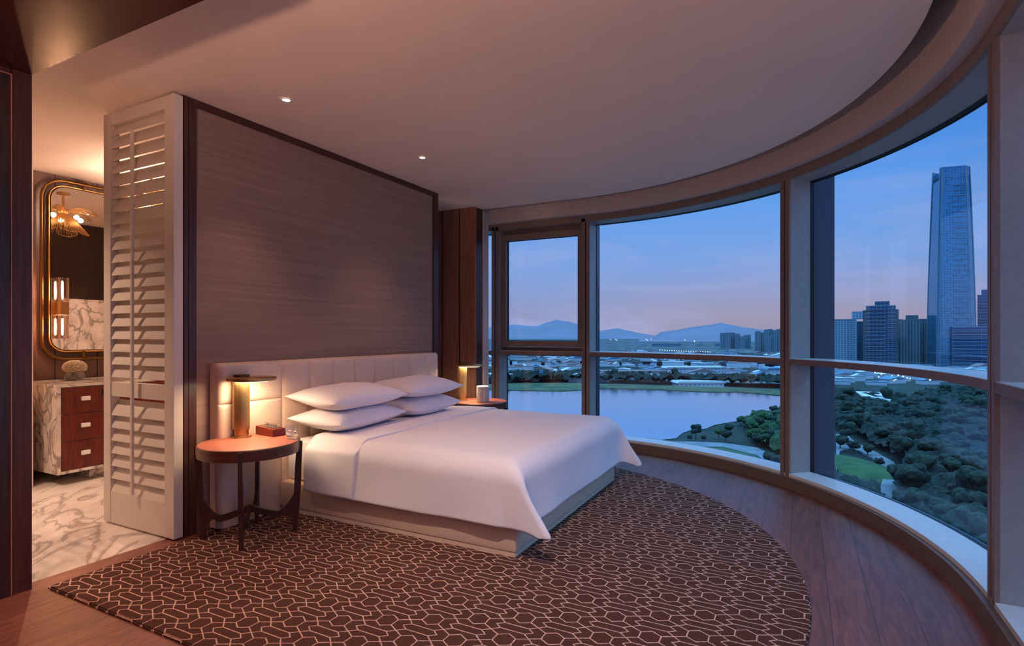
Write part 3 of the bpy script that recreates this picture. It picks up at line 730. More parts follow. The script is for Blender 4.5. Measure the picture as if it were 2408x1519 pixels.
# ------------------------------------------------------------------ bedside tables
def side_table():
    e = empty('side_table', (-3.2, 2.452, RZ))
    H = .609; Rr = .31
    b = MB(); b.lathe([(0,H-.012),(Rr-.008,H-.012),(Rr-.004,H-.006),(Rr-.008,H),(0,H)], seg=64); b.build('leather_top', 'table_leather', e, smooth=True, auto=30)
    b = MB(); b.lathe([(.0,H-.075),(Rr-.02,H-.075),(Rr-.004,H-.072),(Rr,H-.045),(Rr,H-.004),(Rr-.005,H-.001),(Rr-.0075,H-.0125),(0,H-.0125)], seg=64); b.build('apron', 'table_rim', e, smooth=True, auto=40)
    for k in range(4):
        a = R(45+90*k-2)
        # leg with a bracket that sweeps into the middle
        b = MB(); u = Vector((cos(a), sin(a), 0)); w = Vector((-sin(a), cos(a), 0))
        def sec(r0, r1, z, th): return [u*r0+w*th+Vector((0,0,z)), u*r1+w*th+Vector((0,0,z)), u*r1-w*th+Vector((0,0,z)), u*r0-w*th+Vector((0,0,z))]
        prof = [(0,.262,.292,.011),(.12,.255,.302,.012),(.20,.262,.308,.012),(.26,.272,.313,.013),(.45,.280,.319,.013),(.585,.290,.325,.013),(.598,.292,.323,.011)]
        rings = [[b.bm.verts.new(p) for p in sec(r0, r1, z, th)] for z, r0, r1, th in prof]
        for A, B in zip(rings, rings[1:]):
            for q in range(4): b.bm.faces.new((A[q], A[(q+1) % 4], B[(q+1) % 4], B[q]))
        b.bm.faces.new(rings[0][::-1]); b.bm.faces.new(rings[-1])
        b.build('leg', 'walnut_dark', e, smooth=True, auto=40)
        # curved stretcher half, from the leg up to the centre
        b = MB(); st = []
        for q in range(15):
            t_ = q/14; r_ = .270*(1-t_)+.0*t_
            zt = .245-.105*sin(min(1, t_*2.6)*pi/2)+.055*max(0, (t_-.35)/.65)**1.2
            zb = .075+.085*sin(min(1, t_*1.6)*pi/2)-.0
            zb = min(zb+.02*t_, zt-.042)
            st.append((r_, zb, zt))
        rg = [[b.bm.verts.new(u*r_+w*s_*.010+Vector((0,0,z))) for s_, z in ((1,zb),(1,zt),(-1,zt),(-1,zb))] for r_, zb, zt in st]
        for A, B in zip(rg, rg[1:]):
            for q in range(4): b.bm.faces.new((A[q], A[(q+1) % 4], B[(q+1) % 4], B[q]))
        b.bm.faces.new(rg[0][::-1]); b.bm.faces.new(rg[-1])
        b.build('stretcher', 'walnut_dark', e, smooth=True, auto=40)
    return e
t1 = side_table()
tag(t1, 'round leather-topped bedside table standing in front of the headboard on the near side', 'bedside table', 'bedside tables')
t2 = dup(t1); t2.location = (-3.2, 5.40, .0005); t2.scale = (1, 1, .945)
tag(t2, 'round leather-topped bedside table between the bed and the far window', 'bedside table', 'bedside tables')
TZ1 = RZ+.6095; TZ2 = .0005+.945*.6095
# ------------------------------------------------------------------ lamps
def table_lamp():
    e = empty('table_lamp', (-3.392, 2.535, TZ1))
    b = MB(); b.lathe([(0,0),(.062,0),(.064,.004),(.062,.010),(.05,.012),(0,.012)], seg=40)
    b.build('base', 'brass', e, smooth=True, auto=40)
    b = MB()
    n = 72; P = []
    for i in range(n):
        a = 2*pi*i/n; P.append(((.050+.006*abs(cos(1.5*a)))*cos(a), (.050+.006*abs(cos(1.5*a)))*sin(a)))
    b.prism(P, .055, .386); b.cyl((0,0), .045, .0125, .055, 40); b.build('column', 'brass_brushed', e, smooth=True, auto=25)
    b = MB(); dx, dy = .092, .01
    b.lathe([(0,.388),(.148,.388),(.155,.392),(.155,.408),(.150,.412),(0,.412)], (dx, dy, 0), 64); b.build('disc_shade', 'brass', e, smooth=True, auto=40)
    b = MB(); b.cyl((0,0), .052, .4125, .427, 40); b.build('cap', 'brass_dark', e, smooth=True, auto=30)
    b = MB(); b.lathe([(.0,.3855),(.128,.3855),(.128,.3875),(0,.3875)], (dx, dy, 0), 48); b.build('light_panel', 'led_face', e)
    light('lamp_light', 'AREA', (dx+.0, dy, .384), 5.6, (1,.70,.42), e, .24)
    return e
l1 = table_lamp(); l1.rotation_euler.z = R(0)
tag(l1, 'brass column lamp with an offset disc top on the near bedside table', 'table lamp', 'brass bedside lamps')
l2 = dup(l1); l2.location = (-3.395, 5.345, TZ2)
tag(l2, 'brass column lamp with an offset disc top on the far bedside table', 'table lamp', 'brass bedside lamps')

def small_things():
    # red brown box with pins
    e = empty('leather_box', (-3.288, 2.685, TZ1), R(-5), label='red brown leather box with a row of metal pins on the near table', cat='box')
    b = MB(); b.box(-.098,-.05,0,.098,.05,.05,.003); 
    for v in b.bm.verts:
        if v.co.z > .03 and v.co.x < 0: v.co.z += .012
    b.build('body', 'box_leather', e)
    b = MB(); b.prism([(-.075,-.032),(.075,-.032),(.075,.036),(-.075,.036)], .0, .002)
    for v in b.bm.verts: v.co.z += .0565-.061*(v.co.x)*.5
    b.build('inlay', 'pin_metal', e)
    for k in range(8):
        b = MB(); x = -.062+.0177*k; zb = .0565-.0305*x
        b.tube([(x,.004,zb),(x,.004,zb+.024)], .0022, 6); b.build('pin', 'pin_metal', e)
    e = empty('water_glass', (-3.045, 2.655, TZ1), label='clear cut tumbler glass on the near bedside table', cat='glass')
    b = MB(); b.lathe([(0,0),(.036,0),(.039,.004),(.0435,.088),(.0415,.0885),(.037,.018),(.03,.012),(0,.012)], seg=24); b.build('tumbler', 'tumbler_glass', e)
    b = MB(); b.lathe([(0,.0125),(.030,.0125),(.0365,.02),(.0385,.05),(0,.05)], seg=24); b.build('water', 'water_in_vase', e, smooth=True, auto=40)
    e = empty('canister', (-3.125, 5.345, TZ2), label='light grey knitted cylinder with a white top beside the far lamp', cat='canister')
    b = MB(); b.lathe([(0,0),(.066,0),(.070,.004),(.070,.160),(.068,.164),(0,.164)], seg=48); b.build('body', 'knit_grey', e, smooth=True, auto=40)
    b = MB(); b.lathe([(0,.1645),(.069,.1645),(.069,.172),(.060,.176),(0,.176)], seg=48); b.build('lid', 'white_cap', e, smooth=True, auto=40)
    b = MB(); b.box(.045,-.0575,.004,.051,-.0505,.16); b.build('seam', 'white_cap', e)
small_things()

# ------------------------------------------------------------------ unseen fill lamps added behind and above the camera; one rug spot
def fill_torchiere(x, y, p, label):  # unseen uplighter, added to brighten the ceiling
    e = empty('fill_torchiere', (x, y, 0), label=label, cat='fill lamp', group='added fill uplighters behind the viewpoint')
    b = MB(); b.lathe([(0,0),(.15,0),(.15,.015),(.02,.03),(0,.03)], seg=32); b.build('base', 'brass', e, smooth=True, auto=40)
    b = MB(); b.cyl((0,0), .012, .0305, 1.72, 12); b.build('pole', 'brass', e, smooth=True, auto=40)
    b = MB(); b.lathe([(0,1.72),(.05,1.722),(.19,1.80),(.195,1.80),(.17,1.80),(.05,1.735),(0,1.735)], seg=40); b.build('bowl', 'brass', e, smooth=True)
    light('uplight', 'AREA', (0,0,1.80), p, WARM2, e, .3, (pi,0,0))
fill_torchiere(-1.55, -.5, 110, 'added brass fill uplighter behind the viewpoint at the dark wall')
fill_torchiere(-1.2, -2.2, 70, 'added brass fill uplighter behind the viewpoint nearer the windows')
for i, (x, y, p, rx, ry) in enumerate(((-1.0, 1.5, 215, R(34), 0), (-1.0, -.2, 35, 0, 0))):  # rug spot, then an unseen fill downlight added over the viewpoint
    o = dup(dl); o.location = (x, y, 2.889)
    for ch in o.children:
        if ch.type == 'LIGHT':
            ch.data = ch.data.copy(); ch.data.energy = p; ch.data.spot_size = R(80); ch.data.spot_blend = 1; ch.rotation_euler = (rx, 0, .10); ch.data.color = (1,.78,.70)
    tag(o, ['recessed ceiling downlight above the open side of the rug', 'added recessed fill downlight above the viewpoint'][i], 'ceiling light', 'ceiling downlights over the bed')

for x, y, p, ty, lab in ((-5.2, .85, 230, R(18), 'added fill downlight in the bathroom ceiling hidden behind the dark wall'), (-4.9, 1.3, 170, -R(8), 'added fill downlight in the bathroom ceiling beside the doorway'), (-4.6, 3.9, 220, 0, 'added fill downlight in the bathroom ceiling behind the bed wall')):  # unseen downlights added to brighten the bathroom
    o = dup(dl); o.location = (x, y, 2.889)
    for ch in o.children:
        if ch.type == 'LIGHT': ch.data = ch.data.copy(); ch.data.energy = p; ch.data.spot_size = R(105); ch.data.spot_blend = 1; ch.data.color = (1,.66,.48); ch.rotation_euler = (0, ty, 0)
    tag(o, lab, 'ceiling light', 'added bathroom fill downlights')
o = dup(dl); o.location = (-2.85, .7, 2.679)  # unseen downlight added to warm the floor at the left
for ch in o.children:
    if ch.type == 'LIGHT': ch.data = ch.data.copy(); ch.data.energy = 130; ch.data.spot_size = R(92); ch.data.spot_blend = 1; ch.data.color = (1,.52,.34)
tag(o, 'added recessed fill downlight in the dark lacquered soffit by the left wall', 'ceiling light')
if 'group' in o: del o['group']
#@@EXTERIOR
# ------------------------------------------------------------------ the view: park, lake, city, hills
G = EYE-60.0
m = mat('ground_park', lin(30,60,50), .95)
noisy(m, lin(16,30,26), lin(40,56,42), .03, (1,1,1), 8, .35, .7)
m = mat('ground_city', lin(90,110,120), .9)
noisy(m, lin(28,40,44), lin(110,112,116), .022, (1,1,1), 9, .42, .66)
m = mat('lake_water', (.58,.76,.90,1), .13, 1.0, .5)
n_, l_, b_ = nodes(m); v_ = coords(m, (1,1,1)); t_ = n_.new('ShaderNodeTexNoise'); t_.inputs['Scale'].default_value = .12; t_.inputs['Detail'].default_value = 3; l_.new(v_, t_.inputs['Vector'])
bp_ = n_.new('ShaderNodeBump'); bp_.inputs['Strength'].default_value = .10; bp_.inputs['Distance'].default_value = .5; l_.new(t_.outputs[0], bp_.inputs['Height']); l_.new(bp_.outputs[0], b_.inputs['Normal'])
b_.inputs['IOR'].default_value = 1.9
m = mat('grass', lin(84,134,76), .95); noisy(m, lin(38,68,36), lin(60,90,46), .15, (1,1,1), 6)
m = mat('bank_grass', lin(96,140,104), .95); noisy(m, lin(46,66,36), lin(88,92,60), .06, (1,1,1), 6)
m = mat('paving', lin(150,165,178), .8); noisy(m, lin(96,102,108), lin(122,126,130), .2)
m = mat('leaf_dark', lin(44,86,52), .9); noisy(m, lin(6,20,18), lin(32,56,36), 1.1, (1,1,1), 6)
m = mat('leaf_mid', lin(60,110,60), .9); noisy(m, lin(14,38,22), lin(58,90,46), 1.1, (1,1,1), 6)
m = mat('leaf_blue', lin(34,74,62), .9); noisy(m, lin(4,16,18), lin(26,48,38), 1.1, (1,1,1), 6)
m = mat('trunk', lin(60,50,44), .9)
m = mat('hill_far_haze', lin(128,150,176), 1.0, spec=0); noisy(m, lin(128,118,130), lin(136,126,138), .002)  # distance haze is painted into this pale mauve base colour
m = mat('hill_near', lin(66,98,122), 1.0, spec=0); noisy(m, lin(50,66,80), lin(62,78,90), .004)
mat('roof_white', lin(206,202,204), .7); mat('roof_blue', lin(96,128,150), .6); mat('roof_pink', lin(150,118,116), .8)
mat('street_glow', (1,.9,.7,1), .5, emit=(1,.86,.62,1), estr=9); mat('sign_red', (1,.2,.2,1), .5, emit=(1,.25,.3,1), estr=8)
mat('lamp_white', (1,1,1,1), .5, emit=(.9,.95,1,1), estr=10)
def facade(name, wall, glassc, fw, fh, mortar, rough=.35, metal=.0, lit=0.0):
    """windows as a brick pattern on the walls"""
    m = mat(name, glassc, rough, metal); n, l, b = nodes(m)
    g = n.new('ShaderNodeNewGeometry'); tc = n.new('ShaderNodeTexCoord'); sp = n.new('ShaderNodeSeparateXYZ'); l.new(tc.outputs['Object'], sp.inputs[0])
    # run along the wall: the horizontal coordinate is the object position projected on the wall direction
    cr = n.new('ShaderNodeVectorMath'); cr.operation = 'CROSS_PRODUCT'; cr.inputs[1].default_value = (0,0,1)
    vt = n.new('ShaderNodeVectorTransform'); vt.vector_type = 'NORMAL'; vt.convert_from = 'WORLD'; vt.convert_to = 'OBJECT'; l.new(g.outputs['True Normal'], vt.inputs[0])
    l.new(vt.outputs[0], cr.inputs[0]); nm = n.new('ShaderNodeVectorMath'); nm.operation = 'NORMALIZE'; l.new(cr.outputs[0], nm.inputs[0])
    dt = n.new('ShaderNodeVectorMath'); dt.operation = 'DOT_PRODUCT'; l.new(nm.outputs[0], dt.inputs[0]); l.new(tc.outputs['Object'], dt.inputs[1])
    cb = n.new('ShaderNodeCombineXYZ'); l.new(dt.outputs['Value'], cb.inputs[0]); l.new(sp.outputs[2], cb.inputs[1])
    br = n.new('ShaderNodeTexBrick'); br.offset = 0; br.inputs['Scale'].default_value = 1; br.inputs['Brick Width'].default_value = fw; br.inputs['Row Height'].default_value = fh
    br.inputs['Mortar Size'].default_value = mortar; br.inputs['Mortar Smooth'].default_value = .1
    c2 = tuple(min(1, c*1.7) for c in glassc[:3])+(1,)
    br.inputs['Color1'].default_value = glassc; br.inputs['Color2'].default_value = c2; br.inputs['Mortar'].default_value = wall
    l.new(cb.outputs[0], br.inputs[0]); l.new(br.outputs[0], b.inputs['Base Color'])
    return m
facade('tower_glass', lin(110,160,180), lin(58,112,150), 4.4, 4.3, .45, .16, .6)
facade('tower_lines', lin(44,92,128), lin(20,56,96), 60, 4.3, .8, .3, .3)
facade('grid_white', lin(140,170,184), lin(40,66,96), 5.0, 4.0, 1.1)
facade('balcony_wall', lin(84,118,140), lin(24,48,78), 6.0, 3.6, .5)
facade('green_wall', lin(84,118,120), lin(36,66,80), 3.6, 3.2, .8)
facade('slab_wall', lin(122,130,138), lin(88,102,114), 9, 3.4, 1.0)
facade('low_wall', lin(196,200,208), lin(96,116,140), 5, 4, 1.4)
facade('podium_wall', lin(80,120,160), lin(24,50,90), 40, 4.2, .6)
mat('concrete_pale', lin(118,140,152), .7); mat('crown_dark', lin(34,66,92), .5)

def flat(name, pix, z, m, h=.25):
    b = MB(); pts = [gp(x, y, z) for x, y in pix]; b.prism([(p.x, p.y) for p in pts], z-h, z); return b.build(name, m)
b = MB(); far = [dp(x, 9500, G) for x in (-2600, -600, 1204, 3400, 6500)]
b.prism([(4, -30), (-60, -30)] + [(far[0].x, far[0].y)] + [(p.x, p.y) for p in far[1:]], G-2, G)
o = b.build('ground', 'ground_city'); struct(o)
o = flat('park_lawn', [(1250,1600),(3600,1600),(3400,900),(2330,897),(2140,890),(1950,888),(1900,895),(1850,925),(1700,985),(1560,1035),(1250,1055)], G+.3, 'ground_park', .25); struct(o)
o = flat('lake', [(300,915),(1150,914),(1230,917),(1330,918),(1372,915),(1400,913),(1440,911),(1500,914),(1560,915),(1660,921),(1740,921),(1850,931),(1960,934),
        (1990,944),(1900,956),(1835,966),(1790,969),(1760,977),(1748,988),(1715,993),(1680,999),(1660,1008),(1625,1011),(1605,1018),(1590,1030),(1556,1034),(1500,1037),(1380,1050),(1100,1080),(300,1080)], G+.7, 'lake_water', .2)
tag(o, 'calm blue lake beyond the windows', 'lake', kind='stuff')
o = flat('lake_bank', [(300,903),(1150,903),(1230,900),(1372,900),(1420,903),(1500,905),(1660,909),(1850,916),(1960,919),(1960,935),(1850,931),(1740,921),(1660,921),(1560,916),(1500,915),(1440,912),(1400,914),(1330,919),(1230,918),(1150,915),(300,916)], G+1.2, 'bank_grass', .9)
tag(o, 'pale green grass bank along the far shore of the lake', 'grass', kind='stuff')
o = flat('lawn', [(1640,1052),(1700,1050),(1760,1060),(1800,1075),(1830,1100),(1790,1090),(1740,1082),(1690,1068)], G+1.0, 'grass', .6)
tag(o, 'small green lawn inside the curve of the lakeside promenade', 'lawn', kind='stuff')
o = flat('promenade', [(1560,1037),(1620,1038),(1700,1041),(1780,1052),(1850,1085),(1900,1130),(1900,1160),(1840,1110),(1780,1070),(1700,1050),(1640,1050),(1560,1043)], G+1.4, 'paving', 1.0)
tag(o, 'pale curved promenade beside the lake', 'path')
o = flat('park_path', [(1966,1020),(1990,1020),(2012,1040),(2035,1050),(2062,1064),(2100,1085),(2122,1110),(2116,1140),(2105,1165),(2108,1200),(2085,1185),(2068,1150),(2078,1120),(2075,1095),(2050,1075),(2020,1060),(2000,1052),(1975,1060),(1966,1110)], G+1.4, 'paving', 1.0)
tag(o, 'pale winding path through the dark park trees', 'path')
def mound(name, cx, cy, rx, d, hgt, m, label):
    c = dp(cx, d, G); w = rx*d/FOC
    b = MB(); b.grid(lambda u, v: c+Vector(((u*2-1)*w*RT[0]+(v*2-1)*w*2.2*FW[0], (u*2-1)*w*RT[1]+(v*2-1)*w*2.2*FW[1], hgt*max(-.05, 1-((u*2-1)**2+(v*2-1)**2))**.6 if ((u*2-1)**2+(v*2-1)**2) < 1 else -.3)), 30, 30)
    o = b.build(name, m, smooth=True); tag(o, label, 'lawn', kind='stuff')
mound('grass_mound', 2015, 0, 66, 248, 3.4, 'grass', 'round bright green grass mound beside the winding park path')

# trees
def crown(seed, lobes, R0, squash, hgt, m):
    rnd = random.Random(seed); b = MB()
    for i in range(lobes):
        a = rnd.random()*2*pi; rr = rnd.random()**.6*R0*.62; z = hgt+(rnd.random()-.4)*R0*squash*1.1*(1-rr/R0*.7)
        s_ = R0*(.30+.28*rnd.random()); c = Vector((rr*cos(a), rr*sin(a), z))
        q = bmesh.ops.create_icosphere(b.bm, subdivisions=2, radius=s_)
        for v in q['verts']:
            k = 1+.28*noise.noise(v.co*1.9/s_+Vector((i*3.1, seed, 0)))+.12*noise.noise(v.co*5/s_+Vector((0, i, seed)))
            v.co = Vector((v.co.x*k, v.co.y*k, v.co.z*k*.85))+c
    bmesh.ops.recalc_face_normals(b.bm, faces=b.bm.faces[:])
    return b
def tree_proto(i, sq, hh, m):
    e = empty('tree'); 
    b = MB(); b.tube([(0,0,0),(0,0,hh*.5),(.1,0,hh)], [.28,.2,.12], 6); b.build('trunk', 'trunk', e)
    crown(i*11+3, 15, 3.1, sq, hh+1.2, m).build('crown', m, e)
    return e
PROTO = [tree_proto(0, .8, 3.0, 'leaf_dark'), tree_proto(1, .9, 3.4, 'leaf_mid'), tree_proto(2, .7, 2.8, 'leaf_blue'), tree_proto(3, 1.1, 4.2, 'leaf_dark')]
USED = set()
rnd = random.Random(11)
def place_tree(p, k, s_, label, group):
    o = PROTO[k] if k not in USED else dup(PROTO[k])
    USED.add(k); o.location = p; o.rotation_euler.z = rnd.random()*6.28; o.scale = (s_, s_, s_*(.9+.3*rnd.random()))
    tag(o, label, 'tree', group)
def inside(x, y, poly):
    c = False; j = len(poly)-1
    for i in range(len(poly)):
        (xi, yi), (xj, yj) = poly[i], poly[j]
        if (yi > y) != (yj > y) and x < (xj-xi)*(y-yi)/(yj-yi)+xi: c = not c
        j = i
    return c
PATHP = [(1955,1015),(1990,1015),(2035,1045),(2062,1060),(2105,1085),(2128,1110),(2122,1140),(2110,1165),(2112,1215),(2080,1190),(2062,1150),(2070,1120),(2065,1100),(1955,1165),(1955,1060)]
def scatter(n, poly, label, group, ks, smin, smax, gap, avoid=()):
    P = []; tries = 0
    xs = [p[0] for p in poly]; ds = [60*FOC/(p[1]-HY) for p in poly]
    while len(P) < n and tries < n*400:
        tries += 1
        x = rnd.uniform(min(xs), max(xs)); d = rnd.uniform(min(ds), max(ds)); y = HY+60*FOC/d
        if not inside(x, y, poly) or any(inside(x, y, a) for a in avoid): continue
        q = gp(x, y, G+.3)
        if any((q-w).length < gap for w in P): continue
        P.append(q); place_tree(q, rnd.choice(ks), rnd.uniform(smin, smax), label, group)
# peninsula on the right of the lake
scatter(52, [(1740,1000),(1762,984),(1835,972),(1905,962),(1905,1120),(1850,1085),(1770,1048),(1745,1030)], 'leafy green tree in the dense grove on the lake peninsula', 'grove on the lake peninsula', (0,1,1,3), .8, 1.25, 3.6)
for x, y, s_, k, lab in ((1636,1034,1.05,3,'lone dark tree with an open crown on the rocky lake point'), (1712,1020,.9,0,'round dark tree on the shore just left of the peninsula grove'),
        (1690,1030,.8,1,'small green tree on the shore between the lone tree and the grove'), (1600+22,1036,.55,2,'low dark shrub-like tree at the tip of the lake point'),
        (1655,1037,.55,2,'low dark shrub-like tree right of the lone tree on the lake point'), (1706,1038,1.0,0,'dark tree at the edge of the promenade in front of the shore trees'),
        (1805,1092,.9,0,'dark tree standing at the right edge of the lakeside lawn'), (1826,1098,.9,2,'dark tree beside the right mullion below the lakeside lawn')):
    place_tree(gp(x, y, G+.9), k, s_, lab, None) if False else None
    o = dup(PROTO[k]) if k in USED else PROTO[k]; USED.add(k); o.location = gp(x, y, G+.9); o.scale = (s_,)*3
    if 'group' in o: del o['group']
    tag(o, lab, 'tree')
# belt along the far bank
scatter(70, [(1150,889),(1372,886),(1410,890),(1850,897),(1960,900),(1960,915),(1850,911),(1660,905),(1500,901),(1372,896),(1150,898)], 'dark tree in the long belt along the far lake shore', 'tree belt on the far shore', (0,2,3), 1.1, 1.9, 4.5)
# forest to the right
FP = [(1962,935),(2120,950),(2320,918),(2335,960),(2335,1330),(2250,1290),(2120,1230),(1962,1150)]
scatter(170, FP, 'dark tree in the wide park forest below the tall tower', 'park forest', (0,0,2,2,3), 1.0, 1.75, 4.6, (PATHP,[(1958,1066),(2088,1066),(2088,1160),(1958,1160)],[(2000,915),(2130,915),(2130,955),(2000,955)]))
for x, y, s_, k, lab in ((1992,1047,1.5,3,'tall dark tree beside the fork of the winding park path'), (1976,1056,1.1,0,'dark tree at the window fin left of the winding park path'), (2008,1063,1.0,2,'dark tree between the park path and the top of the grass mound'), (2040,1072,.9,0,'dark tree where the park path curves round the grass mound'), (2068,1098,.7,2,'small dark tree at the right edge of the grass mound')):
    o = dup(PROTO[k]); o.location = gp(x, y, G+.9); o.scale = (s_,)*3
    if 'group' in o: del o['group']
    tag(o, lab, 'tree')
# closed canopy between and behind the single trees
def canopy(name, poly, top, label, avoid, step=3.0, m='leaf_blue', seed=0.0):
    xs = [gp(x, y, G) for x, y in poly]; P2 = [(p.x, p.y) for p in xs]
    av = [[tuple(gp(x, y, G))[:2] for x, y in a] for a in avoid]
    x0, x1 = min(p[0] for p in P2), max(p[0] for p in P2); y0, y1 = min(p[1] for p in P2), max(p[1] for p in P2)
    nx, ny = int((x1-x0)/step), int((y1-y0)/step)
    b = MB(); V = {}
    def v(i, j):
        if (i, j) not in V:
            x, y = x0+i*step, y0+j*step
            c1 = noise.noise(Vector((x/7.5, y/7.5, seed))); c2 = noise.noise(Vector((x/3.1, y/3.1, 4+seed)))
            h = top*(.62+.55*c1+.32*c2)
            V[(i, j)] = b.bm.verts.new((x+c2*.8, y+c1*.8, G+max(.4, h)))
        return V[(i, j)]
    for i in range(nx):
        for j in range(ny):
            cx_, cy_ = x0+(i+.5)*step, y0+(j+.5)*step
            if inside(cx_, cy_, P2) and not any(inside(cx_, cy_, a) for a in av):
                b.bm.faces.new((v(i, j), v(i+1, j), v(i+1, j+1), v(i, j+1)))
    bmesh.ops.solidify(b.bm, geom=b.bm.faces[:], thickness=.3) if False else None
    o = b.build(name, m); tag(o, label, 'trees', kind='stuff')
canopy('forest_canopy', [(1958,925),(2010,930),(2120,958),(2180,930),(2330,915),(2420,930),(2700,1500),(2300,1500),(2140,1300),(1958,1180)], 8.5, 'mass of dark treetops filling the park forest', (PATHP,[(1958,1068),(2084,1068),(2084,1158),(1958,1158)]), 2.2)
canopy('outer_forest_canopy', [(2421,930),(2440,905),(4400,905),(4400,1350),(2700,1500)], 8.5, 'mass of dark treetops beyond the right edge of the window bay', (), 5.5, 'leaf_blue', 15)
canopy('grove_canopy', [(1748,1008),(1768,986),(1835,974),(1905,966),(1905,1110),(1845,1080),(1765,1042)], 7.5, 'mass of green treetops filling the grove on the peninsula', (), 1.8, 'leaf_mid', 3)
canopy('shore_canopy', [(300,889),(1150,891),(1372,889),(1410,893),(1850,902),(1960,904),(1960,919),(1850,914),(1660,907),(1500,904),(1372,901),(1150,903),(300,903)], 13, 'mass of treetops in the belt along the far shore', (), 3.6, 'leaf_blue', 5)

# low city between the far shore and the hills
def low_building(p, w, dpt, h, yaw, roof, label, group):
    e = empty('low_building', p, yaw, label=label, cat='building', group=group)
    return e
LB = {}
def lb_proto(kind, roof):
    e = empty('low_building')
    b = MB()
    if kind == 0: b.prism([(-.5,-.5),(.5,-.5),(.5,.5),(-.5,.5)], 0, .92); b.build('body', 'low_wall', e); b = MB(); b.box(-.52,-.52,.921,.52,.52,1.0); b.box(-.2,-.2,1.0,.1,.2,1.25); b.build('roof', roof, e)
    elif kind == 1:
        b.prism([(-.5,-.5),(.5,-.5),(.5,.5),(-.5,.5)], 0, .8); b.build('body', 'low_wall', e); b = MB()
        b.prism([(-.54,.80),(.54,.80),(0,1.25)], -.54, .54, M=Matrix(((1,0,0,0),(0,0,1,0),(0,1,0,0),(0,0,0,1)))); b.build('roof', roof, e)
    else:
        b.prism([(-.5,-.5),(.5,-.5),(.5,0),(.1,0),(.1,.5),(-.5,.5)], 0, .92); b.build('body', 'low_wall', e); b = MB(); b.prism([(-.52,-.52),(.52,-.52),(.52,.02),(.12,.02),(.12,.52),(-.52,.52)], .921, 1.0); b.build('roof', roof, e)
    return e
PL = [(k, r_) for k in range(3) for r_ in ('roof_white','roof_blue','roof_pink')]
LBP = {}
rnd = random.Random(5)
def put_low(x, y, w, dpt, h, key, label, group):
    if key not in LBP: LBP[key] = o = lb_proto(*key)
    else: o = dup(LBP[key])
    o.location = gp(x, y, G+.1); o.scale = (w, dpt, h); o.rotation_euler.z = YAW+rnd.uniform(-.5, .5)
    tag(o, label, 'building', group)
n = 0; LOW = []
while n < 230:
    y = 785+60*FOC/rnd.uniform(690, 1500); x = rnd.uniform(1140, 1850)
    if 1690 < x < 1840 and rnd.random() < .45: continue
    dd = 60*FOC/(y-785); q = gp(x, y, G); wd = rnd.uniform(14, 42)*(dd/900)**.5
    tries_ = len(LOW)
    if any((q-a).length < (wd+b_)*.56+6 for a, b_ in LOW):
        wd = 9
        if any((q-a).length < (wd+b_)*.56+5 for a, b_ in LOW): continue
    LOW.append((q, wd))
    put_low(x, y, wd, min(wd*.8, rnd.uniform(10, 24)), rnd.uniform(4, 11)*(1.0 if dd < 1100 else 1.3), rnd.choice(PL), 'small pale building in the low city across the lake', 'low buildings across the lake'); n += 1
LOW = []
while len(LOW) < 52:
    y = 785+60*FOC/rnd.uniform(650, 930); x = rnd.uniform(1962, 2330); q = gp(x, y, G); wd = rnd.uniform(12, 30)
    if any((q-a).length < (wd+b_)*.56+5 for a, b_ in LOW): continue
    LOW.append((q, wd))
    put_low(x, y, wd, wd*.6, rnd.uniform(4, 9), rnd.choice(PL), 'small pale building in the lit streets below the towers', 'low buildings below the towers')
# trees scattered among them
for i in range(0):
    pass
canopy('city_trees', [(300,886),(1150,886),(1372,884),(1850,893),(1850,872),(1600,868),(1150,866),(300,866)], 5.5, 'dark treetops scattered among the low buildings across the lake', (), 7.0, 'leaf_blue', 9)
canopy('distant_trees', [(1150,858),(1850,862),(1850,836),(1150,834)], 9, 'dark treetops between the distant districts', (), 16.0, 'leaf_blue', 12)

def tower(name, label, x0, x1, ytop, ybase, d, body_m, yaw=0.0, depth=None, steps=(), cols=0, bands=0, cat='building', group=None, band_m='concrete_pale', colw=1.6):
    """a block tower standing at depth d, seen between frame columns x0 and x1"""
    c = dp((x0+x1)/2, d, G); al = math.atan(((x0+x1)/2-PX)/FOC); w = (x1-x0)/FOC*d*cos(al); dep = depth or w*.8; yaw = yaw-al
    top = hz(ytop, d)-G
    e = empty(name, c+Vector((-sin(YAW+yaw), cos(YAW+yaw), 0))*dep/2, YAW+yaw, label=label, cat=cat, group=group)
    b = MB(); b.box(-w/2, -dep/2, 0, w/2, dep/2, top)
    b.build('body', body_m, e)
    b = MB(); b.box(-w/2-.4, -dep/2-.4, top+.01, w/2+.4, dep/2+.4, top+1.4); b.build('parapet', band_m, e)
    for (a0, a1, yt) in steps:
        t = hz(yt, d)-G; b = MB(); b.box(-w/2+w*a0, -dep*.3, top+1.41, -w/2+w*a1, dep*.3, t); b.build('roof_block', body_m, e)
    if cols:
        for k in range(cols+1):
            b = MB(); x = -w/2+w*k/cols; b.box(x-colw/2, -dep/2-1.2, 0, x+colw/2, -dep/2-.01, top-1); b.build('column', band_m, e)
    if bands:
        nb = int(top/bands)
        b = MB()
        for k in range(1, nb):
            z = k*bands; b.box(-w/2-1.2, -dep/2-1.6, z, w*.16, -dep/2-.01, z+.9)
            b.box(w*.22, -dep/2-1.0, z+1.2, w/2+1.0, -dep/2-.01, z+1.9)
        b.build('balconies', band_m, e)
    return e
tower('office_block', 'white gridded block at the left of the skyline beside the dark window fin', 1940, 2013, 752, 858, 1080, 'grid_white', 0, 30, ((.86,1.22,733),), 9)
tower('residential_tower', 'narrow blue tower between the white gridded block and the terraced tower', 2010, 2040, 757, 858, 1120, 'balcony_wall', 0, 24)
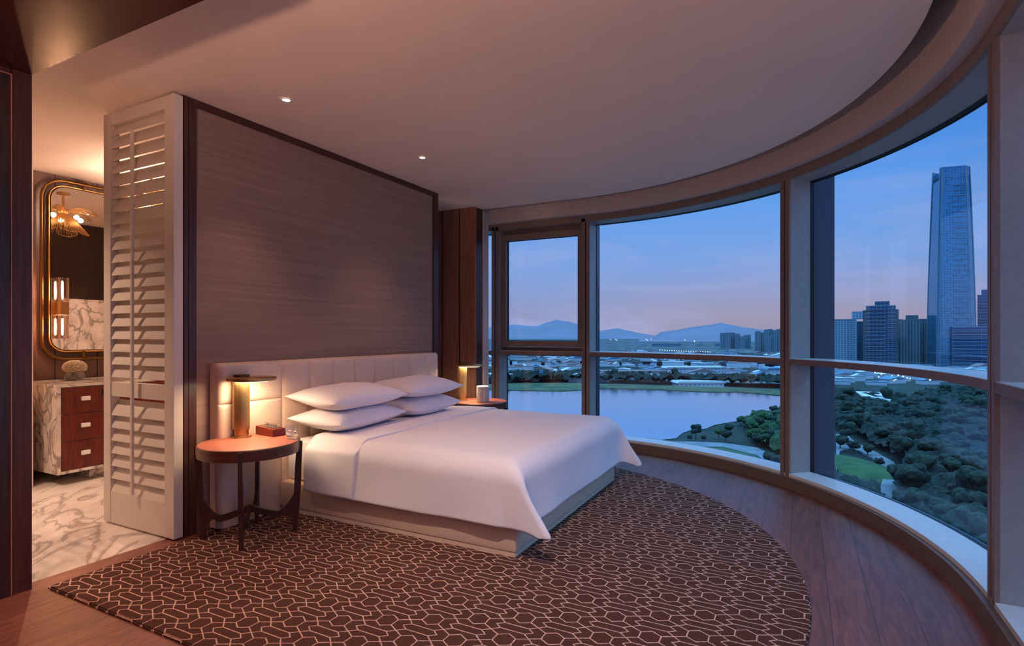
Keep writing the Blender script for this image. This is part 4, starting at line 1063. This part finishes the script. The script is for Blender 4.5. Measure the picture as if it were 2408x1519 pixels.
tower('residential_tower', 'broad terraced tower with pale balcony bands in the middle of the skyline', 2036, 2106, 720, 858, 1050, 'balcony_wall', .0, 46, ((.30,.80,708),), 0, 7.0)
tower('residential_tower', 'lower shoulder block at the left of the broad terraced tower', 2029, 2050, 731, 858, 1064, 'green_wall', 0, 30)
tower('residential_tower', 'lower shoulder block at the right of the broad terraced tower', 2095, 2113, 729, 858, 1064, 'green_wall', 0, 30)
tower('residential_tower', 'greenish ribbed tower left of the supertall skyscraper', 2119, 2162, 753, 858, 1090, 'green_wall', 0, 34, ((.24,.94,741),), 6, 0, 'building', None, 'concrete_pale', 2.4)
tower('residential_tower', 'greenish ribbed tower touching the left edge of the supertall skyscraper', 2160, 2190, 751, 858, 1110, 'green_wall', 0, 34, (), 4, 0, 'building', None, 'concrete_pale', 2.4)
tower('residential_tower', 'pale lower block between the terraced and the ribbed tower', 2108, 2122, 752, 858, 1120, 'green_wall', 0, 26, (), 2)
tower('office_tower', 'stepped blue tower at the right edge beside the window frame', 2298, 2365, 694, 858, 1120, 'podium_wall', 0, 40, ((.14,1,680),), 0, 6.0)
tower('podium_building', 'wide dark blue podium building at the foot of the supertall skyscraper', 2238, 2380, 769, 858, 980, 'podium_wall', 0, 40, (), 0, 6.4)
for i, (x0, x1, yt, d) in enumerate(((2420,2480,640,1150),(2520,2570,700,1180),(2600,2690,600,1100),(2760,2820,690,1200),(2880,2980,560,1120),(3080,3160,680,1200),(3260,3380,620,1150),(3520,3620,660,1180))):
    tower('city_tower', 'blue city tower beyond the right edge of the window bay', x0, x1, yt, 858, d, ('podium_wall','balcony_wall','green_wall')[i % 3], 0, 34, ((.2,.8,yt-14),), 0, 0, 'building', 'towers beyond the window bay')
# supertall
def skyscraper():
    d = 1010.0; c = dp(2236, d, G); top = hz(388, d)-G
    al = math.atan((2236-PX)/FOC); e = empty('glass_skyscraper', c+Vector((-sin(YAW-al), cos(YAW-al), 0))*36, YAW-al+.34, label='supertall tapering blue glass skyscraper with an open crown', cat='skyscraper')
    def ring(t):
        s_ = 36.5*(1-.24*t**1.5); ch = s_*.42*(.75+.25*t)
        P = [(-s_+ch*.35,-s_),(s_-ch,-s_),(s_,-s_+ch),(s_,s_-ch),(s_-ch,s_),(-s_+ch,s_),(-s_,s_-ch),(-s_,-s_+ch*.35)]
        return [(x*.86, y*.86) for x, y in P]
    b = MB(); lv = 14; rings = []
    for k in range(lv+1):
        t = k/lv; rings.append([b.bm.verts.new((x, y, top*.94*t)) for x, y in ring(t)])
    for A, B in zip(rings, rings[1:]):
        for i in range(8): b.bm.faces.new((A[i], A[(i+1) % 8], B[(i+1) % 8], B[i]))
    b.bm.faces.new(rings[-1]); b.build('glass_body', 'tower_glass', e)
    # crown walls
    P = ring(1.0)
    for i in range(8):
        (xa, ya), (xb, yb) = P[i], P[(i+1) % 8]
        if i in (2, 6): continue
        L_ = hypot(xb-xa, yb-ya); nx_, ny_ = (yb-ya)/L_, -(xb-xa)/L_
        b = MB(); b.prism([(xa, ya), (xb, yb), (xb-nx_*1.2, yb-ny_*1.2), (xa-nx_*1.2, ya-ny_*1.2)], top*.94+.02, top); b.build('crown_wall', 'tower_glass', e)
    b = MB(); b.prism([(x*.8, y*.8) for x, y in P], top*.94+.05, top*.965); b.build('crown_core', 'crown_dark', e)
    # edge fins
    for i in range(8):
        b = MB(); b.tube([(x[0], x[1], top*t) for t, x in [(t_, ring(t_)[i]) for t_ in (0,.2,.4,.6,.8,.94,1)]], .9, 6); b.build('edge_fin', 'concrete_pale', e)
    # refuge floors on the notched front
    for k in range(34):
        t = .03+.9*k/34; r0, r1 = ring(t)[0], ring(t)[1]
        xa = r0[0]+(r1[0]-r0[0])*.42; xb = r0[0]+(r1[0]-r0[0])*.93
        b = MB(); b.box(xa, r0[1]-1.1, top*t, xb, r0[1]-.1, top*t+.9); b.build('ledge', 'concrete_pale', e)
skyscraper()
rnd = random.Random(8)
TW = None
for i, (x0, x1, yt, d, lab) in enumerate(((1694,1706,784,2250,''),(1705,1718,783,2240,''),(1717,1730,783,2260,''),(1729,1741,786,2240,''),(1740,1752,792,2230,''),(1749,1758,789,2240,''),(1757,1766,788,2250,''))):
    tower('apartment_slab', 'hazy slab in the distant cluster of apartment blocks in front of the long hill', x0, x1-1, yt, 818, d, 'slab_wall', 0, 24, ((.3,.7,yt-1.5),), 3, 0, 'building', 'distant apartment cluster left', 'concrete_pale', 3.0)
for i, (x0, x1, yt, d) in enumerate(((1776,1789,780,1960),(1788,1797,783,1960),(1797,1808,776,1950),(1806,1818,775,1960),(1817,1828,777,1950),(1826,1840,775,1960),(1800,1812,790,1900),(1813,1826,787,1900),(1827,1842,789,1900))):
    tower('apartment_slab', 'hazy slab in the distant cluster of apartment blocks beside the right mullion', x0, x1-1, yt, 822, d, 'slab_wall', 0, 24, ((.3,.7,yt-1.5),), 3, 0, 'building', 'distant apartment cluster right', 'concrete_pale', 3.0)
# long flat roofed halls and a pavilion by the far shore
for x0, x1, y, d, h, mt, lab in ((1560,1705,868,800,12,'roof_white','long pale blue roofed hall behind the far shore trees'), (1585,1700,890,640,5.0,'roof_white','low white canopy on posts at the far lake shore'),
                            (1795,1850,884,740,14,'roof_blue','blue roofed hall beside the right mullion across the lake'), (1400,1560,866,760,9,'roof_pink','long low white hall behind the far shore trees left of the blue roofed hall')):
    e = empty('long_hall', dp((x0+x1)/2, d, G), YAW+.05, label=lab, cat='building'); w = (x1-x0)/FOC*d
    b = MB(); b.box(-w/2+2, -9, 0, w/2-2, 14, h-1); b.build('body', 'low_wall', e)
    b = MB()
    for k in range(4): b.prism([(-w/2, h-1+.02),(w/2, h-1+.02),(w/2-2, h+1.2),(-w/2+2, h+1.2)], -10+6.4*k, -4+6.4*k, M=Matrix(((1,0,0,0),(0,0,1,0),(0,1,0,0),(0,0,0,1))))
    b.build('roof', mt, e)
# park pavilion: white angular ring roof
e = empty('park_pavilion', gp(2060, 934, G), YAW, label='white angular ring-shaped pavilion roof among the park trees', cat='pavilion')
b = MB()
def loc(px, py, z): 
    q = gp(px, py, G+7); c_ = gp(2060, 934, G); v_ = q-c_; return (v_.x*RT[0]+v_.y*RT[1], v_.x*FW[0]+v_.y*FW[1])
for quad in ([(2012,921),(2070,923),(2052,926),(2028,924)], [(2012,921),(2028,924),(2058,934),(2060,936),(2026,931)], [(2070,923),(2121,938),(2114,946),(2098,944),(2085,936),(2052,926)], [(2058,934),(2085,936),(2098,944),(2060,936)]):
    b.prism([loc(x, y, 0) for x, y in quad], 6.2, 7.4)
b.build('roof', 'roof_white', e)
for x, y in ((2016,922),(2066,924),(2112,942),(2050,933)):
    q = loc(x, y, 0); b = MB(); b.cyl(q, .4, 0, 6.19, 8); b.build('post', 'concrete_pale', e)

# street lights
rnd = random.Random(21); LP = None
def lamp_post(p, key, label, group, s_=1.0):
    global LP
    if key not in LBP:
        e = empty('street_lamp'); b = MB(); b.cyl((0,0), .12, 0, 6, 6); b.build('pole', 'concrete_pale', e)
        b = MB(); b.sph((0,0,6.2), .55, 10, 6); b.build('lantern', key, e); LBP[key] = e; o = e
    else: o = dup(LBP[key])
    o.location = p; o.scale = (s_,)*3; tag(o, label, 'street lamp', group)
for i in range(34):
    x = rnd.choice((2080, 2110, 2130, 2180, 2190))+rnd.gauss(0, 14); y = 896+rnd.gauss(0, 6)+(x-2100)*.06
    lamp_post(gp(x, y, G), rnd.choice(('street_glow','lamp_white')), 'glowing street lamp in the streets below the towers', 'street lamps below the towers', rnd.uniform(.8, 1.7))
for i in range(22):
    lamp_post(gp(1552+5.6*i, 829+.25*i, G), 'street_glow', 'glowing lamp in the row along the distant bridge', 'bridge lamps', 1.3)
for x, y in ((1436,807),(1448,806),(1451,809),(1519,806),(1523,808),(1531,804),(1611,808),(1633,813)):
    lamp_post(gp(x, y, G), 'lamp_white', 'glowing light on the distant plain below the hills', 'far lights below the hills', 3.6)
e = empty('neon_sign', gp(2265, 937, G), YAW, label='small glowing red sign in the dark at the right of the park', cat='sign')
b = MB(); b.box(-2,-.3,4,2,.3,5.4); b.build('panel', 'sign_red', e); b = MB(); b.cyl((0,0), .15, 0, 3.99, 6); b.build('post', 'concrete_pale', e)

# hills
def ridge(name, pts, d, spread, m, label, seed):
    b = MB(); n = 90; V = []
    xs = [p[0] for p in pts]
    def yy(x):
        for (xa, ya), (xb, yb) in zip(pts, pts[1:]):
            if xa <= x <= xb:
                t = (x-xa)/(xb-xa); t = t*t*(3-2*t)*.5+t*.5; return ya+(yb-ya)*t
        return pts[-1][1]
    for i in range(n+1):
        x = xs[0]+(xs[-1]-xs[0])*i/n; h = hz(yy(x), d)-G; row = []
        for k in range(-7, 8):
            t = k/7; dd = d+spread*t; f_ = (1-abs(t)**1.4)*(1+.18*noise.noise(Vector((x/34, t*3, seed)))*(abs(t) > .05))
            z = h*f_
            if k == 0: z += h*.02*noise.noise(Vector((x/9, 0, seed)))
            if i in (0, n): z = -1
            row.append(b.bm.verts.new(dp(x, dd, G-2+max(-1, z+2)) if True else None))
        V.append(row)
    for i in range(n):
        for j in range(14): b.bm.faces.new((V[i][j], V[i+1][j], V[i+1][j+1], V[i][j+1]))
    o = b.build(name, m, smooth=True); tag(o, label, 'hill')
ridge('mountain', [(900,790),(1080,775),(1150,770),(1210,763),(1250,767),(1262,767),(1290,757),(1308,752),(1330,756),(1350,760),(1400,779),(1430,775),(1450,771.5),(1475,777),(1510,784),(1538,789),(1556,790),(1600,797)], 8200, 1500, 'hill_far_haze', 'hazy blue mountain range behind the left window bays', 1)
ridge('mountain', [(1500,800),(1538,791),(1556,780),(1590,776),(1630,769),(1665,764),(1695,759),(1720,764),(1755,771),(1800,776),(1860,778),(2000,784),(2150,800)], 5300, 1000, 'hill_far_haze', 'long hazy blue hill behind the apartment clusters', 2)
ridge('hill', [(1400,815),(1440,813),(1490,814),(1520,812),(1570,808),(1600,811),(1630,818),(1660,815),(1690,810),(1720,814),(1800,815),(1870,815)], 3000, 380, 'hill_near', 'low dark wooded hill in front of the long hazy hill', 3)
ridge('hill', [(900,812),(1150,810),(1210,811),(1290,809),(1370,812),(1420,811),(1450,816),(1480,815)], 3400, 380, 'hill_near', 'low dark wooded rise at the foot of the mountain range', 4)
